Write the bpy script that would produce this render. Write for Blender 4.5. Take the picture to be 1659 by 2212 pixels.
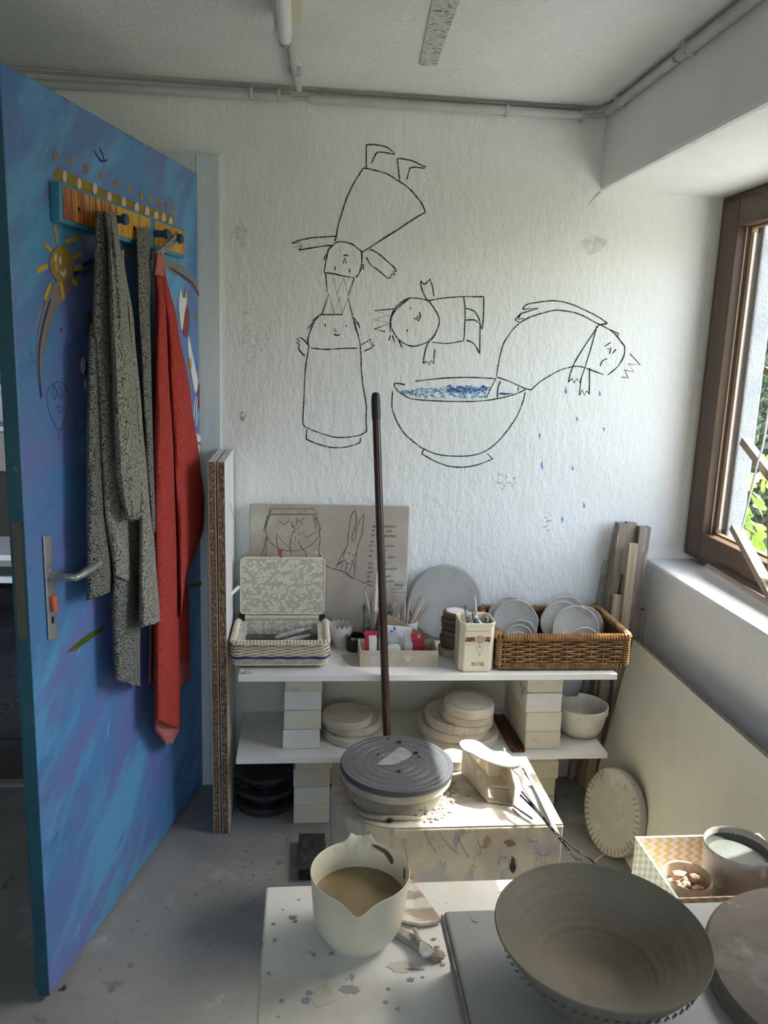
import bpy, bmesh, math, random
from mathutils import Vector, Matrix, noise
random.seed(7)
for o in list(bpy.data.objects): bpy.data.objects.remove(o)
SC = bpy.context.scene
COL = SC.collection
PI = math.pi
# ---------------------------------------------------------------- camera
YAW, PITCH, ROLL, FPX = -0.104295, 0.199466, 0.036728, 1740.0
CAM = Vector((0, 0, 1.5))
FW = Vector((-math.sin(YAW)*math.cos(PITCH), math.cos(YAW)*math.cos(PITCH), -math.sin(PITCH)))
_r = Vector((math.cos(YAW), math.sin(YAW), 0)); _u = _r.cross(FW)
RT = math.cos(ROLL)*_r + math.sin(ROLL)*_u
UP = -math.sin(ROLL)*_r + math.cos(ROLL)*_u
cd = bpy.data.cameras.new('camera'); cam = bpy.data.objects.new('camera', cd); COL.objects.link(cam)
cd.sensor_fit = 'HORIZONTAL'; cd.sensor_width = 36.0; cd.lens = FPX/1659*36.0; cd.clip_start = 0.02
mw = Matrix((RT, UP, -FW)).transposed().to_4x4(); mw.translation = CAM
cam.matrix_world = mw
SC.camera = cam
# ---------------------------------------------------------------- light
SUN_DIR = Vector((-1.0, -0.36, -1.45)).normalized()
w = bpy.data.worlds.new('sky'); SC.world = w; w.use_nodes = True
nt = w.node_tree; nt.nodes.clear()
sky = nt.nodes.new('ShaderNodeTexSky'); sky.sky_type = 'NISHITA'; sky.sun_disc = False
sky.sun_elevation = math.asin(-SUN_DIR.z); sky.sun_rotation = math.atan2(-SUN_DIR.x, -SUN_DIR.y)
sky.air_density = 1.0; sky.dust_density = 3.0
bgn = nt.nodes.new('ShaderNodeBackground'); bgn.inputs[1].default_value = 0.92
won = nt.nodes.new('ShaderNodeOutputWorld')
hz = nt.nodes.new('ShaderNodeMix'); hz.data_type = 'RGBA'; hz.inputs[0].default_value = .55; hz.inputs[7].default_value = (.98,.93,.85,1)   # bright summer haze
nt.links.new(sky.outputs[0], hz.inputs[6]); nt.links.new(hz.outputs[2], bgn.inputs[0]); nt.links.new(bgn.outputs[0], won.inputs[0])
sl = bpy.data.lights.new('sun', 'SUN'); sl.energy = 6.0; sl.angle = math.radians(0.6); sl.color = (1, .97, .92)
so = bpy.data.objects.new('sun', sl); COL.objects.link(so)
so.rotation_euler = SUN_DIR.to_track_quat('-Z', 'Y').to_euler(); so.location = (4, 3, 6)
def portal(name, loc, rot, sx, sy):
    l = bpy.data.lights.new(name, 'AREA'); l.shape = 'RECTANGLE'; l.size = sx; l.size_y = sy
    l.cycles.is_portal = True
    o = bpy.data.objects.new(name, l); COL.objects.link(o); o.location = loc; o.rotation_euler = rot
portal('window_portal', (1.40, 1.94, 1.43), (0, PI/2, 0), 1.05, 1.15)
portal('fill_window_portal', (-0.1, -2.02, 1.45), (PI/2, 0, 0), 1.6, 1.2)  # portal of the added window that supplies fill light
vs = SC.view_settings; vs.view_transform = 'Standard'; vs.look = 'None'; vs.gamma = 1.0; vs.use_curve_mapping = False
vs.exposure = 1.93
# ---------------------------------------------------------------- pixel helpers (photo 1659x2212)
def ray(px, py): return (px-829.5)/FPX*RT - (py-1106)/FPX*UP + FW
def PZ(px, py, z): d = ray(px, py); return CAM + d*((z-CAM.z)/d.z)
def PY(px, py, y): d = ray(px, py); return CAM + d*(y/d.y)
def PX(px, py, x): d = ray(px, py); return CAM + d*(x/d.x)
def PP(px, py, p0, n): d = ray(px, py); return CAM + d*((Vector(p0)-CAM).dot(n)/d.dot(n))
YB = 2.60      # back wall plane
# ---------------------------------------------------------------- materials
MATS = {}
def mat(name, c, c2=None, scale=6, lo=.4, hi=.62, rough=.75, bump=0, bscale=60, metal=0, spots=(), stretch=(1,1,1), detail=5, spec=.4, rot=None, dist=0, trans=0, alpha=1.0, bstretch=None, bdist=.004):
    if name in MATS: return MATS[name]
    m = bpy.data.materials.new(name); m.use_nodes = True; N = m.node_tree.nodes; L = m.node_tree.links
    b = N['Principled BSDF']; b.inputs['Roughness'].default_value = rough; b.inputs['Metallic'].default_value = metal
    b.inputs['Specular IOR Level'].default_value = spec
    b.inputs['Base Color'].default_value = (*c, 1)
    if trans: b.inputs['Transmission Weight'].default_value = trans
    if alpha < 1: b.inputs['Alpha'].default_value = alpha
    tc = N.new('ShaderNodeTexCoord'); oi = N.new('ShaderNodeObjectInfo'); ad = N.new('ShaderNodeVectorMath'); ad.operation = 'MULTIPLY_ADD'
    L.new(oi.outputs['Random'], ad.inputs[0]); ad.inputs[1].default_value = (7, 5, 3); L.new(tc.outputs['Object'], ad.inputs[2])
    def mapped(st, ro=None):
        src = ad.outputs[0]
        if ro: m0 = N.new('ShaderNodeMapping'); m0.inputs['Rotation'].default_value = ro; L.new(src, m0.inputs[0]); src = m0.outputs[0]
        mp = N.new('ShaderNodeMapping'); mp.inputs['Scale'].default_value = st
        L.new(src, mp.inputs[0]); return mp.outputs[0]
    base = mapped(stretch, rot); cur = None
    def ramp(sc, lo_, hi_, vec, det=5, di=0):
        nz = N.new('ShaderNodeTexNoise'); nz.inputs['Scale'].default_value = sc; nz.inputs['Detail'].default_value = det; nz.inputs['Distortion'].default_value = di
        nz.inputs['Roughness'].default_value = .6
        L.new(vec, nz.inputs['Vector'])
        mr = N.new('ShaderNodeMapRange'); mr.inputs['From Min'].default_value = lo_; mr.inputs['From Max'].default_value = hi_
        L.new(nz.outputs['Fac'], mr.inputs['Value']); return mr.outputs[0]
    def mix(fac, a, bcol):
        mx = N.new('ShaderNodeMix'); mx.data_type = 'RGBA'; L.new(fac, mx.inputs[0])
        if a is None: mx.inputs[6].default_value = (*c, 1)
        else: L.new(a, mx.inputs[6])
        mx.inputs[7].default_value = (*bcol, 1); return mx.outputs[2]
    if c2: cur = mix(ramp(scale, lo, hi, base, detail, dist), cur, c2)
    for s in spots:
        sc, slo, shi, col = s[:4]; st = s[4] if len(s) > 4 else (1, 1, 1)
        v = mapped(st, s[5] if len(s) > 5 else None); v2 = N.new('ShaderNodeVectorMath'); v2.operation = 'ADD'; L.new(v, v2.inputs[0]); v2.inputs[1].default_value = (sc*.37, 3.1, sc*.11)
        cur = mix(ramp(sc, slo, shi, v2.outputs[0], 6), cur, col)
    if cur is not None: L.new(cur, b.inputs['Base Color'])
    if bump:
        nz = N.new('ShaderNodeTexNoise'); nz.inputs['Scale'].default_value = bscale; nz.inputs['Detail'].default_value = 6; nz.inputs['Roughness'].default_value = .65
        L.new(mapped(bstretch or stretch, rot), nz.inputs['Vector'])
        bp = N.new('ShaderNodeBump'); bp.inputs['Strength'].default_value = bump; bp.inputs['Distance'].default_value = bdist
        L.new(nz.outputs['Fac'], bp.inputs['Height']); L.new(bp.outputs[0], b.inputs['Normal'])
    MATS[name] = m; return m
def crayon(name, c, scale=260, lo=.36, hi=.46):
    """waxy stroke that skips over the plaster grain"""
    m = mat(name, c, rough=.9); N = m.node_tree.nodes; L = m.node_tree.links
    tc = N.new('ShaderNodeTexCoord'); nz = N.new('ShaderNodeTexNoise'); nz.inputs['Scale'].default_value = scale; nz.inputs['Detail'].default_value = 3
    mr = N.new('ShaderNodeMapRange'); mr.inputs['From Min'].default_value = lo; mr.inputs['From Max'].default_value = hi
    L.new(tc.outputs['Object'], nz.inputs['Vector']); L.new(nz.outputs['Fac'], mr.inputs['Value']); L.new(mr.outputs[0], N['Principled BSDF'].inputs['Alpha'])
    return m
# ---------------------------------------------------------------- mesh builder
class MB:
    def __init__(s, M=None): s.v = []; s.f = []; s.M = M or Matrix.Identity(4); s.sm = []
    def add(s, vs_, fs, smooth=False):
        o = len(s.v); s.v += [s.M @ Vector(p) for p in vs_]; s.f += [tuple(i+o for i in f) for f in fs]; s.sm += [smooth]*len(fs); return s
    def box(s, a, b, M=None):
        (x0, y0, z0), (x1, y1, z1) = a, b
        v = [Vector(p) for p in ((x0,y0,z0),(x1,y0,z0),(x1,y1,z0),(x0,y1,z0),(x0,y0,z1),(x1,y0,z1),(x1,y1,z1),(x0,y1,z1))]
        if M: v = [M @ p for p in v]
        return s.add(v, [(3,2,1,0),(4,5,6,7),(0,1,5,4),(1,2,6,5),(2,3,7,6),(3,0,4,7)])
    def bar(s, p, q, w, t, ref=(0,0,1)):
        """rectangular bar from p to q; w across, t along ref-ish"""
        p, q = Vector(p), Vector(q); d = (q-p).normalized(); r = Vector(ref); sd = d.cross(r)
        if sd.length < 1e-4: sd = d.cross(Vector((1,0,0)))
        sd.normalize(); n = sd.cross(d)
        v = [e + sd*(a*w/2) + n*(b*t/2) for e in (p, q) for a, b in ((-1,-1),(1,-1),(1,1),(-1,1))]
        return s.add(v, [(0,1,2,3),(7,6,5,4),(0,4,5,1),(1,5,6,2),(2,6,7,3),(3,7,4,0)])
    def lathe(s, prof, c=(0,0,0), seg=40, M=None, wob=0, wf=3, cap=True, smooth=True):
        c = Vector(c); n = len(prof); v = []; fs = []; k0 = random.random()*50
        for j in range(seg):
            a = 2*PI*j/seg
            for (r, z) in prof:
                rr = r
                if wob: rr = r*(1 + wob*noise.noise(Vector((math.cos(a)*wf+k0, math.sin(a)*wf, z*20))))
                p = Vector((rr*math.cos(a), rr*math.sin(a), z)); v.append(((M @ p) if M else p) + c)
        for j in range(seg):
            k = (j+1) % seg
            for i in range(n-1): fs.append((j*n+i, k*n+i, k*n+i+1, j*n+i+1))
        if cap:
            if prof[0][0] > 1e-5: fs.append(tuple(reversed([j*n for j in range(seg)])))
            if prof[-1][0] > 1e-5: fs.append(tuple(j*n+n-1 for j in range(seg)))
        return s.add(v, fs, smooth)
    def tube(s, path, r, seg=8, closed=False, cap=True, smooth=True, flat=1.0, upv=(0,0,1)):
        P = [Vector(p) for p in path]; n = len(P); R_ = r if isinstance(r, (list, tuple)) else [r]*n
        v = []; fs = []; side = None
        for i, p in enumerate(P):
            t = (P[(i+1) % n] - P[i-1]) if closed else (P[min(i+1, n-1)] - P[max(i-1, 0)])
            t = t.normalized() if t.length > 1e-9 else Vector((0,0,1))
            if side is None:
                ref = Vector(upv) if abs(t.dot(Vector(upv))) < .95 else Vector((1,0,0))
                side = t.cross(ref).normalized()
            side = (side - t*side.dot(t)).normalized(); nn = side.cross(t)
            for k in range(seg):
                a = 2*PI*k/seg; v.append(p + side*(math.cos(a)*R_[i]) + nn*(math.sin(a)*R_[i]*flat))
        m = n if closed else n-1
        for i in range(m):
            j = (i+1) % n
            for k in range(seg): l = (k+1) % seg; fs.append((i*seg+k, i*seg+l, j*seg+l, j*seg+k))
        if cap and not closed: fs += [tuple(reversed(range(seg))), tuple((n-1)*seg+k for k in range(seg))]
        return s.add(v, fs, smooth)
    def prism(s, pts, off):
        """closed polygon (3D points) extruded by vector off"""
        P = [Vector(p) for p in pts]; off = Vector(off); n = len(P)
        return s.add(P + [p+off for p in P], [tuple(range(n)), tuple(reversed(range(n, 2*n)))] + [((i+1) % n, i, n+i, n+(i+1) % n) for i in range(n)])
    def ribbon(s, pts, w, nrm, lift=0.0006):
        """flat stroke lying on a surface of normal nrm"""
        nrm = Vector(nrm).normalized(); P = [Vector(p) + nrm*lift for p in pts]; n = len(P); v = []
        W = w if isinstance(w, (list, tuple)) else [w]*n
        for i, p in enumerate(P):
            t = P[min(i+1, n-1)] - P[max(i-1, 0)]; sd = nrm.cross(t)
            sd = sd.normalized() if sd.length > 1e-9 else Vector((0,0,1))
            v += [p - sd*W[i]/2, p + sd*W[i]/2]
        return s.add(v, [(2*i, 2*i+1, 2*i+3, 2*i+2) for i in range(n-1)])
    def poly(s, pts, nrm, lift=.0006):
        nrm = Vector(nrm).normalized(); return s.add([Vector(p)+nrm*lift for p in pts], [tuple(range(len(pts)))])
    def lump(s, c, r, sq=(1,1,.8), seed=None):
        bm = bmesh.new(); bmesh.ops.create_icosphere(bm, subdivisions=1, radius=1); k = (seed if seed is not None else random.random()*99)
        v = [];
        for q in bm.verts:
            d = 1 + .45*noise.noise(q.co*1.4 + Vector((k, k*.3, 0))); v.append(Vector(c) + Vector((q.co.x*sq[0], q.co.y*sq[1], q.co.z*sq[2]))*r*d)
        fs = [tuple(x.index for x in f.verts) for f in bm.faces]; bm.free(); return s.add(v, fs)
    def build(s, name, m, parent=None, bevel=0, bseg=2, origin=None, subsurf=0):
        me = bpy.data.meshes.new(name)
        if parent is not None:
            org = Vector((0,0,0)); q = parent
            while q is not None: org += q.location; q = q.parent
            if origin is not None: loc = Vector(origin) - org; org = Vector(origin)
            else: loc = Vector((0,0,0))
        else:
            if origin is None:
                xs = [p.x for p in s.v]; ys = [p.y for p in s.v]; zs = [p.z for p in s.v]
                origin = ((min(xs)+max(xs))/2, (min(ys)+max(ys))/2, min(zs))
            org = Vector(origin); loc = org
        me.from_pydata([tuple(p-org) for p in s.v], [], s.f); me.update()
        me.polygons.foreach_set('use_smooth', s.sm)
        o = bpy.data.objects.new(name, me); COL.objects.link(o); o.location = loc
        if parent is not None: o.parent = parent
        if m: me.materials.append(m)
        bm = bmesh.new(); bm.from_mesh(me); bmesh.ops.recalc_face_normals(bm, faces=bm.faces) if not name.startswith('stroke') else None; bm.to_mesh(me); bm.free()
        if any(s.sm): me.set_sharp_from_angle(angle=math.radians(42))
        if bevel:
            b = o.modifiers.new('bevel', 'BEVEL'); b.width = bevel; b.segments = bseg; b.limit_method = 'ANGLE'; b.angle_limit = math.radians(40)
        if subsurf: ss = o.modifiers.new('sub', 'SUBSURF'); ss.levels = subsurf; ss.render_levels = subsurf
        return o
def tag(o, label, cat=None, group=None, kind=None):
    if label: o['label'] = label
    if cat: o['category'] = cat
    if group: o['group'] = group
    if kind: o['kind'] = kind
    return o
def thing(name, label, cat, loc=(0,0,0), group=None, kind=None):
    o = bpy.data.objects.new(name, None); COL.objects.link(o); o.location = loc; o.empty_display_size = .05
    return tag(o, label, cat, group, kind)
def struct(o, label=None): o['kind'] = 'structure'; o['label'] = label or o.name; return o
def text_mesh(mb, s, p, right, up, size, off=.0006, shear=0, align='LEFT', width=None):
    cu = bpy.data.curves.new('t', 'FONT'); cu.body = s; cu.size = 1; cu.shear = shear; cu.align_x = align; cu.resolution_u = 2
    o = bpy.data.objects.new('t', cu); COL.objects.link(o); dg = bpy.context.evaluated_depsgraph_get(); me = o.evaluated_get(dg).to_mesh()
    right = Vector(right).normalized(); up = Vector(up).normalized(); n = right.cross(up)
    sxw = size if width is None else width/max(q.co.x for q in me.vertices)
    v = [Vector(p) + right*(q.co.x*sxw) + up*(q.co.y*size) + n*off for q in me.vertices]
    mb.add(v, [tuple(f.vertices) for f in me.polygons]); bpy.data.objects.remove(o); bpy.data.curves.remove(cu)
def spline(pts, k=4):
    """Catmull-Rom through points (tuples of any length)"""
    if len(pts) < 3: return [tuple(p) for p in pts]
    out = []; n = len(pts)
    for i in range(n-1):
        p0, p1, p2, p3 = pts[max(i-1,0)], pts[i], pts[i+1], pts[min(i+2,n-1)]
        for j in range(k):
            t = j/k; out.append(tuple(.5*((2*b)+(-a+c_)*t+(2*a-5*b+4*c_-d)*t*t+(-a+3*b-3*c_+d)*t**3) for a, b, c_, d in zip(p0, p1, p2, p3)))
    out.append(tuple(pts[-1])); return out
ORD = ['first','second','third','fourth','fifth','sixth','seventh','eighth','ninth','tenth','eleventh','twelfth']
# ================================================================ SETTING
m_plaster = mat('wall_plaster', (.80,.80,.795), (.745,.74,.725), scale=2.2, lo=.38, hi=.7, rough=.93, bump=.5, bscale=26, bstretch=(1.5,1.5,.75), bdist=.012,
    spots=[(9,.71,.75,(.60,.58,.54)), (30,.74,.77,(.45,.42,.38)), (1.3,.60,.80,(.79,.75,.71))])
m_ceil = mat('ceiling_plaster', (.84,.84,.83), (.79,.785,.77), scale=3, rough=.95, bump=.7, bscale=60, bdist=.010, spots=[(2,.62,.8,(.76,.71,.63)), (40,.76,.78,(.35,.33,.3))])
m_conc = mat('concrete_floor', (.29,.29,.287), (.22,.217,.213), scale=3, lo=.38, hi=.68, rough=.9, bump=.35, bscale=90,
    spots=[(7,.58,.72,(.39,.385,.375)), (45,.68,.73,(.14,.13,.12)), (16,.64,.70,(.17,.165,.155))])
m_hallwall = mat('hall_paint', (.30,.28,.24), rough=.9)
m_frame = mat('door_frame_paint', (.60,.65,.66), (.50,.58,.62), scale=9, lo=.5, hi=.7, rough=.6, stretch=(3,3,.25), bump=.2, bscale=40, spots=[(14,.66,.70,(.12,.25,.34),(2,2,.5))])
CE = 2.25
def bxs(name, m, boxes, bevel=0):
    b = MB()
    for a, c in boxes: b.box(a, c)
    return b.build(name, m, bevel=bevel, origin=(0,0,0))
DL, DR = -1.285, -.324           # doorway
floor = struct(bxs('floor', m_conc, [((-1.6,-2.1,-.12),(1.7,2.62,0))]), 'grey dusty concrete floor')
struct(bxs('wall_back', m_plaster, [((DR,YB,-.1),(1.40,YB+.14,2.4)), ((-1.6,YB,-.1),(DL,YB+.14,2.4)), ((DL,YB,1.985),(DR,YB+.14,2.4))]), 'rough white plaster back wall')
WY0, WY1, SILL, LINT = 1.27, YB, .823, 2.011
struct(bxs('wall_right', m_plaster, [((1.19,-2.1,-.1),(1.47,YB+.1,SILL)), ((1.19,-2.1,SILL-.01),(1.47,WY0,LINT+.01)), ((.916,-2.1,LINT),(1.41,YB+.1,2.4)), ((1.39,2.59,.80),(1.43,2.75,2.3)), ((1.385,1.15,.80),(1.45,1.36,2.3))], bevel=.012), 'white right wall with deep window recess and ceiling beam')
struct(bxs('wall_left', m_plaster, [((-1.72,-2.1,-.1),(-1.58,YB+.14,2.4))]), 'white left wall')
struct(bxs('wall_rear', m_plaster, [((-1.7,-2.14,-.1),(-.9,-2.0,2.4)), ((.7,-2.14,-.1),(1.5,-2.0,2.4)), ((-.9,-2.14,-.1),(.7,-2.0,.85)), ((-.9,-2.14,2.05),(.7,-2.0,2.4))]), 'white wall behind the viewer with an opening added for fill light')  # opening added here to let in fill light
ceil = struct(bxs('ceiling', m_ceil, [((-1.7,-2.1,CE),(1.5,YB+.1,CE+.15))]), 'low white plaster ceiling')
struct(bxs('trim_6', mat('grey_render', (.40,.41,.43), (.34,.35,.37), scale=8, rough=.95, bump=1.0, bscale=60, bdist=.01), [((1.392,2.458,.80),(1.45,2.60,2.3))], .006), 'grey rendered outer window reveal')
# rubbed marks and cracks on the plaster
wb = bpy.data.objects['wall_back']
def smudge(px, py, a, c_, col, lo, hi, seed, sc=60, op=.5):
    rs = random.Random(seed); m_ = mat('smudge_%d' % seed, col, rough=.95); N = m_.node_tree.nodes; L = m_.node_tree.links
    tc = N.new('ShaderNodeTexCoord'); nz = N.new('ShaderNodeTexNoise'); nz.inputs['Scale'].default_value = sc; nz.inputs['Detail'].default_value = 6; mr = N.new('ShaderNodeMapRange'); mr.inputs['From Min'].default_value = lo; mr.inputs['From Max'].default_value = hi; mr.inputs['To Max'].default_value = op
    L.new(tc.outputs['Object'], nz.inputs['Vector']); L.new(nz.outputs['Fac'], mr.inputs['Value']); L.new(mr.outputs[0], N['Principled BSDF'].inputs['Alpha'])
    MB().poly([PY(px+a*(1+rs.uniform(-.3,.3))*math.cos(t), py+c_*(1+rs.uniform(-.3,.3))*math.sin(t), YB) for t in [2*PI*i/16 for i in range(16)]], (0,-1,0), .0005).build('smudge', m_, wb)
smudge(1281,529,34,18,(.55,.53,.49),.38,.62,101,40,.3); smudge(520,508,16,28,(.55,.54,.50),.42,.66,102,40,.3); smudge(545,725,38,60,(.42,.45,.55),.55,.66,103,90,.35); smudge(524,900,8,12,(.42,.36,.28),.45,.55,104); smudge(1090,1040,24,20,(.50,.45,.37),.54,.62,105,110); smudge(1180,1125,10,26,(.55,.52,.46),.50,.60,106,90)
m_crack = mat('crack', (.10,.09,.08), rough=1)
for ln in ([(1311,285),(1313,320),(1306,345),(1304,375),(1299,408)], [(1296,414),(1285,425),(1270,443)], [(461,345),(463,480),(466,640),(468,860)]):
    MB().ribbon([PY(x, y, YB) for x, y in spline(ln, 4)], [.0022*(1-abs(i/(4*(len(ln)-1))-.4)) for i in range(4*(len(ln)-1)+1)], (0,-1,0), .0006).build('crack', m_crack, wb)
# exposed lath strip in the ceiling
b = MB(); q = [PZ(906,138,CE), PZ(943,140,CE), PZ(992,0,CE), PZ(1015,-70,CE), PZ(962,-70,CE), PZ(934,0,CE)]
b.prism([p - Vector((0,0,.004)) for p in q], (0,0,.006))
m_straw = mat('bare_strip', (.66,.64,.60), (.10,.095,.085), scale=75, lo=.56, hi=.60, rough=1, bump=1, bscale=90, stretch=(1,2.5,1))
b.build('bare_strip', m_straw, ceil)
# door frame trim
b = MB().box((DR-.004,YB-.014,0),(DR+.067,YB+.02,2.045)); t = struct(b.build('trim_1', m_frame, bevel=.003), 'flaking pale blue door jamb')
b = MB().box((DL-.067,YB-.014,0),(DL+.004,YB+.02,2.045)); struct(b.build('trim_2', m_frame, bevel=.003), 'pale blue far door jamb')
b = MB().box((DL+.004,YB-.013,1.985),(DR-.004,YB+.02,2.045)); struct(b.build('trim_3', m_frame, bevel=.003), 'pale blue door head trim')
b = MB().box((DL,YB,0),(DL+.02,YB+.14,1.985)).box((DR-.02,YB+.02,0),(DR,YB+.14,1.985)).box((DL,YB+.02,1.965),(DR,YB+.14,1.985)); struct(b.build('trim_4', m_frame), 'door reveal lining')
b = MB().box((DL,YB-.005,0),(DR,YB+.03,.012)); struct(b.build('trim_5', mat('threshold', (.32,.31,.29), rough=.7, bump=.3)), 'worn threshold strip')
# hall behind the doorway
hall = struct(bxs('floor_hall', mat('grout', (.42,.42,.40), rough=.9), [((-2.6,YB+.03,-.1),(.2,5.6,-.004))]), 'dark tiled hall floor')
m_tile = mat('slate_tile', (.017,.02,.024), (.03,.034,.04), scale=8, rough=.35, bump=.1, bscale=30)
tme = None
for i in range(8):
    for j in range(9):
        x, y = -2.4 + i*.305, 2.64 + j*.305
        if x > -.6 and y > 3.2: continue
        if tme is None:
            o = MB().box((x,y,-.006),(x+.297,y+.297,.001)).build('tile', m_tile, hall, bevel=.002, bseg=1, origin=(x,y,0)); tme = o.data
        else:
            o = bpy.data.objects.new('tile', tme); COL.objects.link(o); o.location = (x,y,0); o.parent = hall
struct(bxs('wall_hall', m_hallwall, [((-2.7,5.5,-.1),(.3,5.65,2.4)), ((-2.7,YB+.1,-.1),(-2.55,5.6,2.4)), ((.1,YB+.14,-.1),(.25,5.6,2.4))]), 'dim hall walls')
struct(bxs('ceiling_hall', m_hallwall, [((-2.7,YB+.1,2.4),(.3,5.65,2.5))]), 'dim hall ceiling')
# ---------------------------------------------------------------- window
m_wood = mat('window_wood', (.085,.042,.020), (.040,.019,.010), scale=5, lo=.35, hi=.7, rough=.45, stretch=(8,8,.6), bump=.15, bscale=60, spots=[(60,.70,.74,(.42,.38,.33))])
m_woodh = mat('window_wood_rail', (.095,.050,.024), (.045,.021,.011), scale=5, lo=.35, hi=.7, rough=.45, stretch=(8,.6,8), bump=.15, bscale=60, spots=[(50,.68,.73,(.45,.41,.36))])
m_bead = mat('sash_bead', (.20,.11,.05), (.13,.065,.03), scale=6, rough=.5, stretch=(8,8,.6))
m_seal = mat('white_seal', (.78,.76,.70), rough=.7)
win = struct(thing('window_1', None, None, (1.35,2.02,SILL)), 'brown wooden window in the right wall'); 
FX0, FX1 = 1.31, 1.39; FY0, FY1, FZ0, FZ1 = 1.285, 2.598, .845, 2.008
def ringframe(nm, x0, x1, y0, y1, z0, z1, w, par, mv, mh, bev=.004, ws=None):
    ws = ws or w
    MB().box((x0,y1-ws,z0),(x1,y1,z1)).build(nm+'_stile', mv, par, bevel=bev); MB().box((x0,y0,z0),(x1,y0+ws,z1)).build(nm+'_stile', mv, par, bevel=bev)
    MB().box((x0,y0+ws,z1-w),(x1,y1-ws,z1)).build(nm+'_rail', mh, par, bevel=bev); MB().box((x0,y0+ws,z0),(x1,y1-ws,z0+w)).build(nm+'_rail', mh, par, bevel=bev)
ringframe('frame', FX0+.012, FX1, FY0, FY1, FZ0, FZ1, .055, win, m_wood, m_woodh)
ringframe('sash', FX0-.004, FX1-.035, FY0+.038, FY1-.038, FZ0+.022, FZ1-.024, .080, win, m_wood, m_woodh, .004, .10)
GY0, GY1, GZ0, GZ1 = FY0+.138, FY1-.138, FZ0+.102, FZ1-.104
ringframe('bead', FX0+.03, FX1-.03, GY0-.004, GY1+.004, GZ0-.004, GZ1+.004, .010, win, m_bead, m_bead, .003, .030)
b = MB()
for y in (GY1-.001, GY0+.001): b.box((FX0+.026,y-.0025,GZ0),(FX0+.031,y+.0025,GZ1))
b.build('seal', m_seal, win)
b = MB()
for y in (GY1-.029, GY0+.029): b.box((FX0+.036,y-.004,GZ0+.02),(FX0+.041,y+.004,GZ1-.02))
b.build('putty', m_seal, win)
g = bpy.data.materials.new('window_glass'); g.use_nodes = True; N = g.node_tree.nodes; L = g.node_tree.links; N.clear()
o_ = N.new('ShaderNodeOutputMaterial'); mx = N.new('ShaderNodeMixShader'); tr = N.new('ShaderNodeBsdfTransparent'); gl = N.new('ShaderNodeBsdfGlossy'); gl.inputs['Roughness'].default_value = .02
tr.inputs[0].default_value = (.93,.95,.93,1); mx.inputs[0].default_value = .05
L.new(tr.outputs[0], mx.inputs[1]); L.new(gl.outputs[0], mx.inputs[2]); L.new(mx.outputs[0], o_.inputs[0])
MATS['window_glass'] = g
MB().box((FX0+.042,GY0+.02,GZ0+.004),(FX0+.046,GY1-.02,GZ1-.004)).build('pane', g, win)
# drip rod at the sill
tag(MB().tube([PX(1528,1222,1.285), PX(1659,1302,1.283), PX(1759,1363,1.283)], .008, 8).build('wooden_rod', mat('grey_rod', (.25,.19,.15), rough=.8)), 'thin brown rod lying along the bottom of the window frame', 'rod')
# unseen window added behind the viewer for soft fill light
fill_win = struct(thing('fill_window', None, None, (-.1,-2.05,.85)), 'added fill light window in the wall behind the viewer')
for a, c in (((-.9,-2.08,.85),(-.82,-2.03,2.05)), ((.62,-2.08,.85),(.7,-2.03,2.05)), ((-.82,-2.08,.85),(.62,-2.03,.93)), ((-.82,-2.08,1.97),(.62,-2.03,2.05)), ((-.14,-2.08,.93),(-.06,-2.03,1.97))):
    MB().box(a, c).build('frame_bar', m_wood, fill_win, bevel=.004)
MB().box((-.82,-2.06,.93),(-.14,-2.056,1.97)).build('pane', g, fill_win); MB().box((-.06,-2.06,.93),(.62,-2.056,1.97)).build('pane', g, fill_win)
# ---------------------------------------------------------------- outdoors
m_bounce = mat('bounce_gravel', (.50,.49,.46), (.41,.40,.37), scale=20, rough=1, bump=.5, bscale=60)
struct(bxs('bounce_strip', m_bounce, [((1.47,-6,.25),(3.15,10,.262)), ((-6,-7,.1),(6,-2.14,.112))]), 'added pale gravel strip outside the windows that bounces light indoors')  # unseen pale strips added to bounce light up to the ceiling
m_ground = mat('garden_soil', (.16,.17,.08), (.09,.12,.04), scale=4, rough=1)
struct(bxs('ground', m_ground, [((1.47,-12,-.2),(14,14,.25)), ((-14,-14,-.2),(1.6,-2.14,.1)), ((-14,5.7,-.2),(1.47,14,.1))]), 'garden ground outside')
m_leafd = mat('hedge_leaf', (.085,.125,.05), (.03,.048,.022), scale=2.5, lo=.4, hi=.6, rough=.5, spots=[(14,.56,.64,(.24,.36,.07))])
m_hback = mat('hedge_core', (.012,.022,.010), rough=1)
rnd = random.Random(3)
def leafq(b, c, s, n, u):
    n = n.normalized(); u = (u - n*u.dot(n)).normalized(); sd = n.cross(u)
    b.add([c - u*s*.5, c + sd*s*.32 - u*s*.1 + n*s*.06, c + u*s*.55, c - sd*s*.32 - u*s*.1 + n*s*.06], [(0,1,2,3)])
b = MB()
for i in range(15000):
    y = rnd.uniform(2.2, 9.5); z = .25 + 2.75*rnd.random()**.9; x = 3.3 + .25*noise.noise(Vector((y*1.3, z*1.3, 0))) + abs(rnd.gauss(0, .10))
    leafq(b, Vector((x, y, z)), rnd.uniform(.05, .10), Vector((-1+rnd.gauss(0,.5), rnd.gauss(0,.7), rnd.gauss(.3,.6))), Vector((rnd.gauss(0,.6), rnd.gauss(0,1), rnd.gauss(-.3,.8))))
hedge = thing('hedge', 'dark green leafy hedge seen through the window', 'hedge', (3.5,5.8,.25))
tag(b.build('foliage', m_leafd, hedge), None, None, None, 'stuff')
MB().box((3.58,2.2,.25),(4.3,9.5,2.85)).build('core', m_hback, hedge, bevel=.15)
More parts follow.
